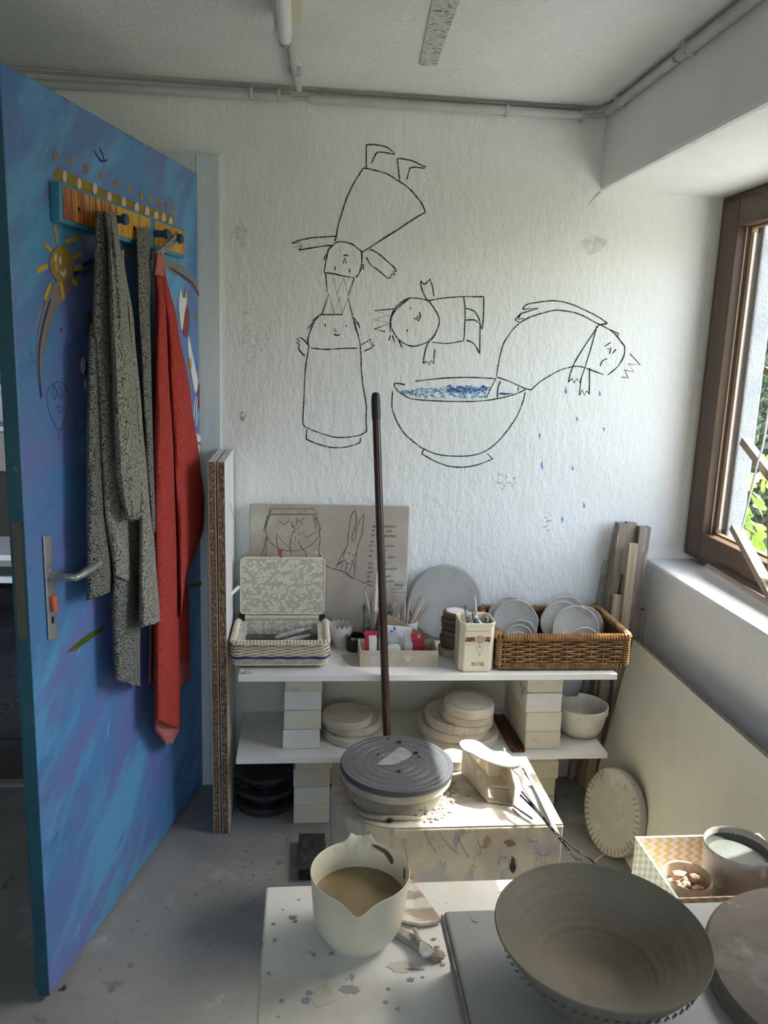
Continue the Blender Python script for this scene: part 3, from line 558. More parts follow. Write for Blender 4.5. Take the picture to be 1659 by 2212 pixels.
drape(MB(), [(640,198),(760,190),(940,186),(1270,186)], [(640,208),(760,216),(940,222),(1100,228),(1235,243),(1300,240)], 700, 1296, .030, .032, hem=lambda a: -18*a, ph=1).build('button_band', m_knitd, car)
drape(MB(), [(455,208),(560,204),(700,200),(900,212),(1100,222),(1240,244)], [(455,232),(560,238),(700,244),(900,250),(1100,280),(1240,290)], 456, 1244, .036, .032, hem=lambda a: 22*a-4, ph=2).build('front_panel', m_knit, car)
drape(MB(), [(455,224),(520,232),(640,234),(850,240),(1020,246),(1085,258),(1108,268)], [(455,250),(520,258),(640,276),(850,296),(1020,311),(1085,309),(1108,303)], 457, 1112, .054, .052, ny=40, hem=lambda a: 14*a-4, folds=.12, ph=3).build('sleeve', m_knit, car)
drape(MB(), [(560,258),(700,276),(900,292),(1100,300),(1350,300)], [(560,268),(700,290),(900,308),(1050,322),(1200,336),(1347,346)], 540, 1348, lambda t: .034+.042*max(0, (t-.35)/.65), .036, hem=lambda a: -14*a+8, ph=4).build('side_panel', m_knit, car)
drape(MB(), [(1080,246),(1240,244),(1400,262)], [(1080,302),(1240,306),(1400,320)], 1080, 1372, .028, .022, hem=lambda a: -30*a, ph=5).build('back_panel', m_knit, car)
drape(MB(), [(1230,241),(1300,240),(1400,243),(1470,246)], [(1230,302),(1300,304),(1400,303),(1490,303)], 1230, 1478, .026, .036, hem=lambda a: 14*a-10, ph=6).build('sleeve', m_knitd, car)
drape(MB(), [(490,293),(640,297),(800,306),(1000,316),(1120,324)], [(490,324),(640,326),(800,328),(1000,332),(1120,336)], 492, 1150, lambda t: .030+.036*t, .014, ph=7).build('belt_strip', m_knitd, car)
b = MB(); b.tube(spline([tuple(PD(x, y, n)) for x, y, n in ((262,1098,.058),(268,1110,.082),(284,1117,.098),(298,1113,.088),(306,1100,.062))], 5), .0085, 10); b.build('cuff_roll', m_knitd, car)
m_towel = mat('red_terry', (.50,.072,.055), (.38,.05,.04), scale=90, rough=1, bump=1.0, bscale=330, spec=.1, spots=[(26,.70,.74,(.42,.10,.07))])
m_hem = mat('pink_hem', (.44,.135,.125), (.37,.11,.10), scale=8, rough=.85, spec=.15)
tow = thing('red_towel', 'red terry towel with pink hems hanging from a peg on the blue door', 'towel', tuple(PD(370,1600,.06)))
tl = dict(left=[(545,330),(640,336),(760,334),(1000,329),(1300,331),(1530,332)], right=[(545,346),(640,360),(760,364),(1000,378),(1300,386),(1530,390)])
drape(MB(), tl['left'], tl['right'], 585, 1556, .030, .046, ny=44, hem=lambda a: 22*a-4, ph=8).build('front_fold', m_towel, tow)
drape(MB(), [(545,334),(590,330)], [(545,352),(590,356)], 545, 592, .031, .030, ny=10, hem=lambda a: 16*(abs(a-.5)), ph=8).build('top_hem', m_hem, tow)
drape(MB(), [(1545,332),(1575,332),(1607,354)], [(1545,389),(1575,389),(1607,374)], 1545, 1606, .030, .026, ny=12, ph=9).build('bottom_hem', m_hem, tow)
drape(MB(), [(580,348),(760,362),(1000,374),(1200,384),(1330,390)], [(580,356),(700,384),(850,412),(1000,432),(1080,442),(1140,440),(1200,420),(1250,402),(1330,392)], 580, 1330, .028, .036, ny=44, ph=10).build('side_fold', m_towel, tow)
drape(MB(), [(1190,380),(1430,384)], [(1190,396),(1300,408),(1430,410)], 1190, 1432, .018, .012, ph=11).build('back_fold', m_towel, tow)
drape(MB(), [(1425,384),(1492,386)], [(1425,411),(1470,412),(1492,404)], 1425, 1486, .018, .012, ny=8, hem=lambda a: -14*a, ph=12).build('back_hem', m_hem, tow)
drape(MB(), [(1340,323),(1478,320)], [(1340,331),(1478,328)], 1330, 1478, .014, .008, ny=10, ph=13).build('hem_edge', m_hem, tow)
MB().tube(spline([tuple(PD(338,548,.05)), tuple(dp(.262,1.772,.044)+DD*.014), tuple(dp(.262,1.786,.044)), tuple(dp(.262,1.772,.044)-DD*.014), tuple(PD(346,548,.05))], 5), .005, 8).build('loop', mat('grey_loop', (.45,.42,.4), (.1,.1,.1), scale=200, rough=.9), tow)
# ================================================================ SHELVES, BRICKS, BOARDS
m_lam = mat('white_laminate', (.74,.735,.71), (.68,.67,.64), scale=4, rough=.5, spots=[(26,.70,.74,(.40,.37,.33))])
m_cream = mat('cream_panel', (.68,.66,.57), (.62,.59,.50), scale=3, rough=.7, spots=[(24,.73,.76,(.36,.32,.27))])
m_chip = mat('chipboard_edge', (.26,.165,.09), (.08,.045,.024), scale=190, lo=.42, hi=.6, rough=.95, stretch=(1.2,1,.6), bump=.6, bscale=220, spots=[(150,.60,.66,(.56,.42,.26))])
Z1, Z2 = .275, .55
def shelf(label, z, x0, x1, y0):
    t = thing('shelf_board', label, 'shelf', ((x0+x1)/2, (y0+YB)/2, z-.019), 'white shelf boards resting on brick stacks')
    MB().box((x0,y0,z-.019),(x1,2.575,z)).build('board', m_lam, t, bevel=.0012)
    MB().box((x0,y0-.0012,z-.0185),(x1,y0,z-.0005)).build('edge_strip', mat('white_edge', (.78,.77,.74), rough=.4), t)
    return t
shelf('lower white shelf board carrying plaster bats and a white bowl', Z1, -.184, .975, 2.262)
sh2 = shelf('upper white shelf board carrying the baskets and tool jars', Z2, -.176, .972, 2.240)
tag(MB().box((-.215,2.578,.002),(.72,2.597,.528)).build('backing_panel', m_cream), 'cream panel standing against the wall behind the shelves', 'panel')
m_brick = mat('fire_brick', (.70,.655,.54), (.63,.58,.46), scale=5, rough=.95, bump=.35, bscale=120, spots=[(10,.62,.68,(.55,.47,.34)), (18,.66,.70,(.36,.28,.19)), (90,.68,.73,(.45,.38,.27))])
m_brickw = mat('fire_brick_white', (.77,.76,.72), (.70,.68,.62), scale=5, rough=.95, bump=.3, bscale=120, spots=[(14,.64,.69,(.38,.31,.23))])
bme = None
def brick(x, y, z, rz, white, label, grp):
    global bme
    if bme is None:
        b = MB(); b.box((-.057,0,.0005),(.057,.230,.0635)); o = b.build('fire_brick', m_brick, bevel=.0025, origin=(0,0,0)); bme = o.data
    else: o = bpy.data.objects.new('fire_brick', bme.copy() if white else bme); COL.objects.link(o); bv = o.modifiers.new('bevel', 'BEVEL'); bv.width = .0025; bv.segments = 2; bv.limit_method = 'ANGLE'
    if white: o.data = o.data.copy(); o.data.materials.clear(); o.data.materials.append(m_brickw)
    o.location = (x, y, z); o.rotation_euler = (0,0,rz); return tag(o, label, 'brick', grp)
rb = random.Random(11)
H4 = ['bottom','second from bottom','third from bottom','top']
for nm, x, y, z, wh, gp in (('lower left', .048, 2.338, 0, (1,), 'bricks holding up the lower shelf'), ('lower right', .800, 2.362, 0, (), 'bricks holding up the lower shelf'),
                        ('upper left', .014, 2.312, Z1, (0,2), 'bricks holding up the upper shelf'), ('upper right', .766, 2.284, Z1, (2,), 'bricks holding up the upper shelf')):
    for k in range(4):
        brick(x + rb.uniform(-.005,.005), y + rb.uniform(0,.006), z + k*.064, rb.uniform(-.012,.012), k in wh, f'{"white" if k in wh else "cream"} fire brick, {H4[k]} of the {nm} stack', gp)
# particle boards
for i, (x, lab) in enumerate(((-.2545, 'left of the two upright chipboard panels by the door jamb'), (-.2285, 'right of the two upright chipboard panels, nearer the shelves'))):
    t = thing('chipboard_panel', lab, 'panel', (x,2.45,0), 'two white faced chipboard panels')
    sh = Matrix.Shear('XY', 4, (-.0105, 0)) if False else None
    b = MB(); dx = -.010
    b.prism([(x,2.297,.001),(x+.019,2.297,.001),(x+.019+dx,2.297,1.170),(x+dx,2.297,1.170)], (0,.288,0)); b.build('core', m_chip, t)
    for s_ in (0, 1):
        xx = x-.0008 if s_ == 0 else x+.019
        MB().prism([(xx,2.297,.001),(xx+.0008,2.297,.001),(xx+.0008+dx,2.297,1.170),(xx+dx,2.297,1.170)], (0,.288,0)).build('laminate', m_lam, t)
    MB().prism([(x+dx,2.297,1.170),(x+.019+dx,2.297,1.170),(x+.019+dx,2.297,1.1708),(x+dx,2.297,1.1708)], (0,.288,0)).build('top_edge', m_lam, t)
# thread and white stick
st = thing('hanging_thread', 'thin thread hanging with a small white stick beside the chipboard', 'thread', tuple(PY(488,1292,2.42)))
MB().tube(spline([tuple(PY(452,995,2.30)), tuple(PY(470,985,2.35)), tuple(PY(488,1005,2.42)), tuple(PY(496,1080,2.45)), tuple(PY(512,1150,2.5)), tuple(PY(523,1205,2.53))], 5), .0007, 5).build('thread', mat('thread_grey', (.3,.3,.29), rough=.9), st)
MB().bar(PY(487,1296,2.44), PY(516,1267,2.50), .010, .005, (0,1,0)).build('stick', mat('white_stick', (.72,.70,.66), rough=.7), st)
# leaning panel on the right
pan = thing('leaning_panel', 'large cream laminate panel leaning against the right wall below the window', 'panel', (1.0,2.0,0))
pb = [(1.0,2.43,.001),(1.0,1.50,.001),(1.098,1.50,.590),(1.098,2.43,.590)]
nn = (Vector(pb[1])-Vector(pb[0])).cross(Vector(pb[3])-Vector(pb[0])).normalized(); nn = nn if nn.x < 0 else -nn
MB().prism(pb, -nn*.018).build('core', mat('grey_chip_edge', (.22,.19,.155), (.12,.10,.085), scale=120, rough=.95, bump=.5, bscale=200), pan)
MB().prism([Vector(p)+nn*.0009 for p in pb], -nn*.0009).build('face', mat('pale_laminate', (.66,.655,.58), (.60,.595,.53), scale=2.5, rough=.55, spots=[(22,.72,.75,(.40,.38,.32))]), pan)
# planks in the corner
m_plank = mat('grey_plank', (.32,.26,.21), (.19,.15,.115), scale=7, lo=.38, hi=.62, rough=.9, stretch=(7,7,.5), bump=.4, bscale=60, bstretch=(6,6,.5), spots=[(16,.60,.68,(.48,.44,.39),(4,4,.6))])
m_plankl = mat('light_plank', (.44,.35,.25), (.34,.26,.18), scale=7, rough=.85, stretch=(7,7,.5), bump=.3, bscale=60)
for i, (tp, y, bx, by, w_, t_, m_, lab) in enumerate((
    ((1343,1130), 2.55, 1.012, 2.545, .032, .040, m_plank, 'tallest weathered plank in the corner, left of the pair'), ((1363,1128), 2.565, 1.048, 2.56, .036, .022, m_plank, 'tall weathered plank right of the tallest in the corner'),
    ((1391,1137), 2.545, 1.118, 2.55, .040, .03, m_plank, 'tall plank with a white paint blot at the right of the corner bundle'), ((1367,1174), 2.50, 1.085, 2.50, .030, .018, m_plankl, 'pale plank in front of the corner bundle'),
    ((1312,1214), 2.578, .985, 2.585, .022, .02, mat('grey_spattered_plank', (.36,.35,.33), (.24,.23,.21), scale=20, rough=.9), 'grey spattered batten left of the corner bundle'), ((1335,1284), 2.51, 1.025, 2.51, .032, .016, m_plankl, 'short yellowish plank at the front left of the corner bundle'),
    ((1352,1240), 2.535, 1.060, 2.530, .028, .02, m_plank, 'half hidden plank in the middle of the corner bundle'), ((1386,1317), 2.56, 1.150, 2.575, .026, .02, m_plank, 'shortest plank at the far right of the corner bundle'))):
    top = PY(*tp, y)
    tag(MB().bar((bx,by,.002), top, w_, t_, (0,1,0)).build('plank', m_, bevel=.0015), lab, 'plank', 'planks stacked in the corner')
# ================================================================ DISCS AND BATS
m_pl = mat('plaster_bat', (.66,.60,.50), (.58,.51,.41), scale=7, rough=.95, bump=.3, bscale=70, spots=[(9,.56,.66,(.50,.41,.30)), (14,.62,.67,(.40,.31,.21)), (40,.66,.71,(.30,.22,.15))])
m_plc = mat('clay_dusted_bat', (.50,.50,.44), (.42,.415,.36), scale=5, rough=.95, bump=.4, bscale=60, spots=[(12,.56,.64,(.56,.56,.51)), (16,.60,.66,(.36,.32,.26))])
m_black = mat('black_bat', (.022,.023,.025), (.05,.05,.052), scale=10, rough=.55, spots=[(20,.62,.70,(.17,.17,.165))], bump=.25, bscale=70)
def batprof(r, h, ring=True):
    p = [(0,0),(r-.003,0),(r,.003),(r,h-.004),(r-.004,h),(r*.86,h)]
    if ring: p += [(r*.845,h-.0015),(r*.83,h-.0015),(r*.82,h),(0,h)]
    else: p += [(0,h)]
    return p
def disc(label, c, r, h, m, grp, wob=.03, M=None, nm='plaster_bat', ring=True, cat='bat'):
    return tag(MB().lathe(batprof(r, h, ring), c, 44, M, wob, 2.2).build(nm, m), label, cat, grp)
G = 'plaster bats on the lower shelf'
disc('large bottom plaster bat of the left pile on the lower shelf', (.190,2.412,Z1), .108, .026, m_pl, G)
disc('middle plaster bat of the left pile on the lower shelf', (.176,2.425,Z1+.0265), .094, .027, m_pl, G, .02)
disc('smooth top plaster bat of the left pile on the lower shelf', (.156,2.402,Z1+.054), .080, .024, m_pl, G, .01)
z = Z1
for lab, x, y, r, h in (('largest bottom plaster bat of the right pile', .522,2.395,.128,.030), ('second plaster bat from the bottom of the right pile', .502,2.39,.116,.030), ('third plaster bat from the bottom of the right pile', .515,2.375,.110,.030),
                        ('fourth plaster bat from the bottom of the right pile', .532,2.345,.084,.026), ('thick top plaster bat with a pale centre on the right pile', .536,2.332,.080,.030)):
    disc(lab, (x,y,z), r, h, m_pl, G, .03); z += h + .0006
tag(MB().lathe([(0,0),(.058,0),(.057,.001),(0,.001)], (.536,2.332,z), 36).build('pale_disc', mat('pale_plaster', (.72,.68,.58), rough=.9)), 'pale round plaster inlay on top of the right bat pile', 'disc')
z = .001
for lab, x, y, r in (('black wheel bat lying on the floor under the lower shelf', -.104,2.475,.098), ('black wheel bat in the middle of the pile under the lower shelf', -.104,2.468,.104), ('topmost black wheel bat under the lower shelf', -.104,2.462,.101)):
    b = MB().lathe([(0,0),(.05,0),(.052,.036),(r-.006,.042),(r,.046),(r,.054),(r-.004,.058),(r*.80,.058),(r*.78,.055),(0,.055)], (x,y,z), 44, None, .008)
    if z < .01: b = MB().lathe([(0,0),(r-.004,0),(r,.004),(r,.018),(r-.004,.022),(r*.8,.022),(0,.022)], (x,y,z), 44)
    tag(b.build('wheel_bat', m_black), lab, 'bat', 'black wheel bats under the shelf'); z += .0225 if z < .01 else .0585
# large disc leaning on the back wall on the top shelf
Rt = Matrix.Rotation(math.radians(90-7), 4, 'X')
b = MB(Matrix.Translation((.483,2.556,Z2+.1275)) @ Rt); pr_ = [(0,0),(.121,0),(.125,.004),(.125,.014),(.121,.018)]
r_ = .118
while r_ > .004: pr_ += [(r_,.0184),(r_-.004,.0180)]; r_ -= .0065+.004*math.sin(r_*300)**2
pr_.append((0,.0182)); b.lathe(pr_, (0,0,0), 56)
tag(b.build('throwing_disc', mat('dusty_grey_disc', (.42,.41,.38), (.34,.33,.31), scale=4, rough=.9, bump=.25, bscale=40, spots=[(14,.62,.68,(.36,.34,.30))])), 'large grey grooved disc leaning against the back wall on the upper shelf', 'disc')
# disc leaning at the right on the floor
nd = Vector((-.93,-.25,.20)).normalized(); Md = nd.to_track_quat('Z','Y').to_matrix().to_4x4()
cD = Vector((.968,2.16,.1315)); b = MB(Matrix.Translation(cD) @ Md)
b.lathe([(0,-.020),(.126,-.020),(.130,-.015),(.130,.006),(.127,.010),(.098,.009),(.096,.0075),(0,.0075)], (0,0,0), 56, None, .015)
dd_ = thing('plaster_disc', 'grey green plaster disc with notched rim leaning on the cream panel', 'disc', tuple(cD))
o = b.build('slab', m_plc, dd_)
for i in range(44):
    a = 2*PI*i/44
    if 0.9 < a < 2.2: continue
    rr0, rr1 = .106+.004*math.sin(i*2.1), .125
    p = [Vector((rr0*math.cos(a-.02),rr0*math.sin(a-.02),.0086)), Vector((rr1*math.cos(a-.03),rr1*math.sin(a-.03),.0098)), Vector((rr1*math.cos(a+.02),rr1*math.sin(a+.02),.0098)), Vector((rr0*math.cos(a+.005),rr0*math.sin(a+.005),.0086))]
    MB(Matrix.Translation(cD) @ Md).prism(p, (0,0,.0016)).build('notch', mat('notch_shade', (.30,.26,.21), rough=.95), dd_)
# white mixing bowl on the lower shelf
m_por = mat('dusty_white_plastic', (.72,.69,.62), (.62,.58,.49), scale=5, rough=.5, spots=[(12,.63,.68,(.47,.42,.34))])
b = MB(); pr_ = [(0,0),(.045,0),(.062,.008),(.074,.03),(.080,.06),(.083,.078),(.084,.0785),(.087,.080),(.087,.100),(.084,.102),(.081,.099),(.078,.06),(.070,.03),(.058,.012),(0,.008)]
seg = 56; b.lathe(pr_, (.932,2.405,Z1), seg)
for j in range(seg):   # notch in the rim at the back
    a = 2*PI*j/seg
    if 1.35 < a < 1.95:
        for i, (r, z) in enumerate(pr_):
            if z > .083: b.v[j*len(pr_)+i].z -= .014
tag(b.build('mixing_bowl', m_por), 'dusty white bowl with a notched rim on the right of the lower shelf', 'bowl')
# rods
rr = random.Random(2)
for i in range(14):
    x = .668 + (i % 7)*.0066 + rr.uniform(-.0012,.0012); z = Z1+.0028 + (i//7)*.0054; y0 = 2.268 + rr.uniform(0,.008)
    tag(MB().tube([(x+.001,y0,z),(x-.004,y0+.25,z)], .0025, 8).build('clay_pencil', mat('red_brown_rod', (.20,.085,.06), (.07,.03,.025), scale=40, rough=.6, stretch=(1,.1,1))), 'thin red brown rod in the bundle beside the upper right bricks', 'rod', 'bundle of rods on the lower shelf')
# ================================================================ TOP SHELF OBJECTS
# clay tablet with drawing
BT = Vector((-.166,2.535,Z2)); BR = Vector((.352,2.535,Z2)); tilt = Vector((0,.040,.446)); bn = Vector((0,-.446,.040)).normalized()
tab = thing('clay_tablet', 'grey brown clay board with a scratched crowned face, rabbit and handwriting', 'board', (.1,2.545,Z2))
MB().prism([BT, BR, BR+tilt+Vector((.002,0,.001)), BT+tilt], -bn*.012).build('slab', mat('clay_slab', (.42,.365,.31), (.34,.285,.24), scale=3.5, lo=.38, hi=.62, rough=.85, spots=[(3,.52,.66,(.47,.45,.385)), (11,.66,.72,(.60,.57,.52))], bump=.2, bscale=50), tab, bevel=.003)
PT = lambda x, y: PP(x, y, BT, bn)
z3 = lambda x, y: (530+x/8.73, 1080+y/8.73)
z4 = lambda x, y: (720+x/9.217, 1080+y/9.217)
z0 = lambda x, y: (480+x/3.456, 1060+y/3.456)
m_scr = mat('scratched_line', (.06,.045,.035), rough=.9); m_ochl = mat('ochre_line', (.22,.17,.09), rough=.9)
b = MB()
strokes(b, z3, [[(480,280),(420,400),(390,560),(410,690),(470,790),(560,870),(680,930),(850,958),(1040,945),(1190,880),(1310,780),(1390,650),(1405,520),(1370,400),(1330,300)], [(640,370),(680,445),(740,455),(800,410),(830,360)], [(880,400),(890,470),(920,510),(955,480),(965,380)], [(860,480),(930,550),(990,540),(1030,480)],
 [(590,660),(590,760),(610,900),(640,1050)], [(920,575),(870,680),(850,850),(860,1000),(880,1110)], [(1000,770),(1050,880),(1130,980),(1175,1110)], [(405,690),(395,900),(385,1110)], [(1405,600),(1405,780),(1385,950),(1345,1110)], [(1385,950),(1440,1110)], [(395,700),(350,900),(285,1120)]], .0019, True, PT, bn)
strokes(b, z3, [[(595,660),(830,915),(800,680),(935,860),(945,690)], [(920,575),(935,620)], [(975,655),(1020,580),(1035,665),(1095,600),(1145,710),(1380,575)], [(1280,300),(1345,550),(1325,320)], [(1330,300),(1425,555)], [(420,290),(345,605)], [(470,170),(380,520)], [(955,340),(1100,480)], [(1115,330),(1040,420)]], .0019, False, PT, bn)
b.build('stroke_face', m_scr, tab)
b = MB(); strokes(b, z3, [[(470,270),(530,100),(765,245),(900,105),(1045,250),(1250,130),(1365,265)], [(480,168),(1290,172)], [(470,265),(1365,265)], [(480,280),(1340,278)], [(1290,172),(1365,265)]], .0022, False, PT, bn); b.build('stroke_crown', m_ochl, tab)
b = MB()
strokes(b, z4, [[(290,880),(295,750),(330,480),(345,380),(380,270),(415,215),(445,240),(455,350),(465,420),(430,560),(390,670),(370,760),(390,810),(430,780),(450,700),(475,540),(540,390),(600,290),(612,340),(590,520),(570,700),(500,880),(470,1000),(440,1120),(380,1230),(310,1265),(235,1225),(205,1130),(220,1050),(265,940),(290,880)],
 [(285,1035),(320,1080),(345,1035)], [(390,1070),(395,1105),(420,1110)], [(265,940),(180,1080),(100,1250),(70,1350)], [(465,1050),(455,1160),(450,1270)], [(230,1205),(130,1240),(55,1295)], [(250,1190),(160,1240),(100,1290)], [(370,1200),(430,1270),(485,1360)],
 [(195,1265),(165,1330),(155,1390)], [(270,1260),(265,1340),(235,1405)], [(350,1270),(360,1330),(295,1465)], [(380,1250),(430,1380),(410,1555)], [(0,1360),(150,1410),(290,1470),(360,1545),(480,1580),(600,1640),(720,1690),(820,1740)]], .0019, True, PT, bn)
strokes(b, z0, [[(722,470),(760,545),(820,580),(900,600),(960,650)]], .0019, True, PT, bn)
b.build('stroke_rabbit', m_scr, tab)
b = MB(); tr_ = Vector((1,0,0)); tu = tilt.normalized()
for s_, x, y, h in (('da',765,545,75),('st',762,628,75),('au',748,712,75),('es',735,848,70),('so v',708,925,70),('wo',715,1028,65),('da',695,1135,65),('Die',685,1290,75),('die',683,1370,75),('tief',672,1462,75),('ja',672,1545,70),('hei',662,1640,75),
                  ('wischen',985,545,72),('sich',1040,640,72),('eschen',1015,735,72),('ich hin',1010,935,68),('t',1025,1025,68),('s  Sinn. . . . ?',1020,1155,68),('in',1010,1282,68),('as wohl',1025,1390,68),('och',1030,1540,68),('wohl .',1040,1640,72)):
    text_mesh(b, s_, PT(*z4(x, y)), tr_, tu, h*1.15/9.217*2.6/1740, .0008, .25)
text_mesh(b, 'Hanis', PT(*z4(1195,1715)), tr_, tu, .015, .0008, .2); text_mesh(b, '0 2 17', PT(*z4(1150,1790)), tr_, tu, .014, .0008, .2)
strokes(b, z4, [[(1140,1660),(1130,1830),(1470,1840),(1475,1640),(1230,1640)]], .001, False, PT, bn)
b.build('stroke_writing', m_scr, tab)
# ---------------- woven helpers
def rrect(hx, hy, r, n):
    """n points evenly along a rounded rectangle, with outward normals"""
    r = min(r, hx*.99, hy*.99); segs = [2*(hx-r), PI/2*r, 2*(hy-r), PI/2*r]*2; L_ = sum(segs); out = []
    for i in range(n):
        d = L_*i/n; k = 0
        while d > segs[k]: d -= segs[k]; k += 1
        if k == 0: p, nn_ = (-(hx-r)+d, -hy), (0,-1)
        elif k == 1: a = -PI/2 + d/r; p, nn_ = (hx-r+r*math.cos(a), -(hy-r)+r*math.sin(a)), (math.cos(a), math.sin(a))
        elif k == 2: p, nn_ = (hx, -(hy-r)+d), (1,0)
        elif k == 3: a = d/r; p, nn_ = (hx-r+r*math.cos(a), hy-r+r*math.sin(a)), (math.cos(a), math.sin(a))
        elif k == 4: p, nn_ = (hx-r-d, hy), (0,1)
        elif k == 5: a = PI/2 + d/r; p, nn_ = (-(hx-r)+r*math.cos(a), hy-r+r*math.sin(a)), (math.cos(a), math.sin(a))
        elif k == 6: p, nn_ = (-hx, hy-r-d), (-1,0)
        else: a = PI + d/r; p, nn_ = (-(hx-r)+r*math.cos(a), -(hy-r)+r*math.sin(a)), (math.cos(a), math.sin(a))
        out.append((p, nn_))
    return out
def weave(b, cx, cy, rows, nst, amp, rad, sub=6, rc=.03):
    """rows: (z, hx, hy); strands pass in front of and behind nst stakes"""
    for k, (z, hx, hy) in enumerate(rows):
        pts = []
        for i, (p, n_) in enumerate(rrect(hx, hy, rc, nst*sub)):
            o_ = amp*math.cos(PI*i/sub + PI*(k % 2)); pts.append((cx+p[0]+n_[0]*o_, cy+p[1]+n_[1]*o_, z))
        b.tube(pts, rad, 5, closed=True)
def wrap(b, cx, cy, z, hx, hy, rc, rad, turns, tilt_=.5, fat=1.0):
    """rope wrapped rim: short slanted coils along the loop"""
    n = turns; P = rrect(hx, hy, rc, n)
    for i in range(n):
        (p, n_), (q, _) = P[i], P[(i+1) % n]; t = Vector((q[0]-p[0], q[1]-p[1], 0)); nv = Vector((n_[0], n_[1], 0)); c_ = Vector((cx+p[0], cy+p[1], z))
        pts = []
        for k in range(8):
            a = 2*PI*k/8; pts.append(c_ + nv*math.cos(a)*rad*fat + Vector((0,0,1))*math.sin(a)*rad + t*(a/(2*PI)-.5)*tilt_)
        b.tube(pts, t.length*.46, 4, closed=True)
# ---------------- sewing basket
m_rat = mat('cream_raffia', (.76,.69,.54), (.64,.56,.41), scale=30, rough=.6); m_ratd = mat('gap_shade_and_base', (.25,.20,.13), rough=.9)  # second material: dark tone for the shaded weave gaps and the base
m_nv = mat('navy_raffia', (.022,.03,.14), (.04,.06,.22), scale=30, rough=.4)
def pebble(name, ca, cb, sc):
    m = mat(name, ca, rough=.7); N = m.node_tree.nodes; L = m.node_tree.links; tc = N.new('ShaderNodeTexCoord'); v = N.new('ShaderNodeTexVoronoi'); v.inputs['Scale'].default_value = sc
    v2 = N.new('ShaderNodeTexVoronoi'); v2.feature = 'DISTANCE_TO_EDGE'; v2.inputs['Scale'].default_value = sc; mr = N.new('ShaderNodeMapRange'); mr.inputs['From Min'].default_value = .02; mr.inputs['From Max'].default_value = .06
    gt = N.new('ShaderNodeMapRange'); gt.inputs['From Min'].default_value = .45; gt.inputs['From Max'].default_value = .52; sx = N.new('ShaderNodeSeparateColor')
    L.new(tc.outputs['Object'], v.inputs['Vector']); L.new(tc.outputs['Object'], v2.inputs['Vector']); L.new(v2.outputs['Distance'], mr.inputs['Value']); L.new(v.outputs['Color'], sx.inputs[0]); L.new(sx.outputs[0], gt.inputs['Value'])
    m1 = N.new('ShaderNodeMix'); m1.data_type = 'RGBA'; m1.inputs[6].default_value = (*cb,1); m1.inputs[7].default_value = (*ca,1); L.new(gt.outputs[0], m1.inputs[0])
    m2 = N.new('ShaderNodeMix'); m2.data_type = 'RGBA'; m2.inputs[6].default_value = (cb[0]*.85,cb[1]*.85,cb[2]*.8,1); L.new(mr.outputs[0], m2.inputs[0]); L.new(m1.outputs[2], m2.inputs[7]); L.new(m2.outputs[2], N['Principled BSDF'].inputs['Base Color']); return m
m_peb = pebble('pebble_lining', (.66,.63,.53), (.45,.43,.345), 110)
sx, sy = -.056, 2.395
sew = thing('sewing_basket', 'open cream woven sewing basket with a blue band and pebble patterned lid', 'basket', (sx,sy,Z2))
ROWS = []
for i in range(15):
    z = Z2+.018+i*.0042; t = i/14; k = .136 + .012*math.sin(min(1, t*1.9)*PI/2) - .011*max(0, (t-.45)/.55); ROWS.append((z, k, k-.036))
b = MB(); weave(b, sx, sy, [r for i, r in enumerate(ROWS) if i not in (4,5)], 40, .0022, .0018, 6, .02); tag(b.build('weave', m_rat, sew), None, None, None, 'stuff')
b = MB(); weave(b, sx, sy, [(z, a-.0045, c-.0045) for z, a, c in ROWS], 20, 0, .0024, 4, .018); tag(b.build('gap_shade', m_ratd, sew), None, None, None, 'stuff')  # dark layer added behind the strands so the gaps look shaded
b = MB(); weave(b, sx, sy, [ROWS[4], ROWS[5]], 24, .0015, .0028, 6, .02); tag(b.build('blue_band', m_nv, sew), 'navy blue woven band', kind='stuff')
b = MB(); wrap(b, sx, sy, ROWS[-1][0]+.005, .140, .104, .02, .0048, 96, 1.2, 1.3); tag(b.build('top_braid', m_rat, sew), None, None, None, 'stuff')
b = MB(); wrap(b, sx, sy, ROWS[0][0]-.004, .134, .098, .02, .0042, 96, 1.2, 1.3); tag(b.build('bottom_braid', m_rat, sew), None, None, None, 'stuff')
zt_ = ROWS[-1][0]+.004
for a, c in (((-.130,-.094,0),(.130,-.088,1)), ((-.130,.088,0),(.130,.094,1)), ((-.130,-.088,0),(-.113,.088,1)), ((.113,-.088,0),(.130,.088,1))):
    MB().box((sx+a[0],sy+a[1],Z2+.016),(sx+c[0],sy+c[1],zt_)).build('lining_wall', m_peb, sew)
MB().box((sx-.13,sy-.094,Z2+.012),(sx+.13,sy+.094,Z2+.018)).build('base', m_ratd, sew)
for y_ in (-.085,.085): MB().tube([(sx-.125,sy+y_,Z2+.006),(sx+.118,sy+y_,Z2+.006)], .006, 10).build('foot', m_hole, sew)
yl_ = sy+.101
MB().tube([(sx-.118,yl_,zt_+.009),(sx+.118,yl_,zt_+.009)], .0078, 12).build('hinge_bar', mat('ribbed_raffia', (.62,.56,.42), (.42,.36,.25), scale=9, rough=.6, stretch=(60,1,1)), sew)
for x_ in (-.128,.128): MB().box((sx+x_-.009,yl_-.009,zt_),(sx+x_+.009,yl_+.009,zt_+.018)).build('hinge_block', m_hole, sew, bevel=.002)
Ml = Matrix.Translation((sx, yl_+.006, zt_+.018)) @ Matrix.Rotation(math.radians(-3), 4, 'X')
b = MB(Ml); b.prism([(p[0], 0, p[1]+.093) for p, n_ in rrect(.135,.093,.012,40)], (0,.022,0)); lid = b.build('lid', m_rat, sew, bevel=.002)
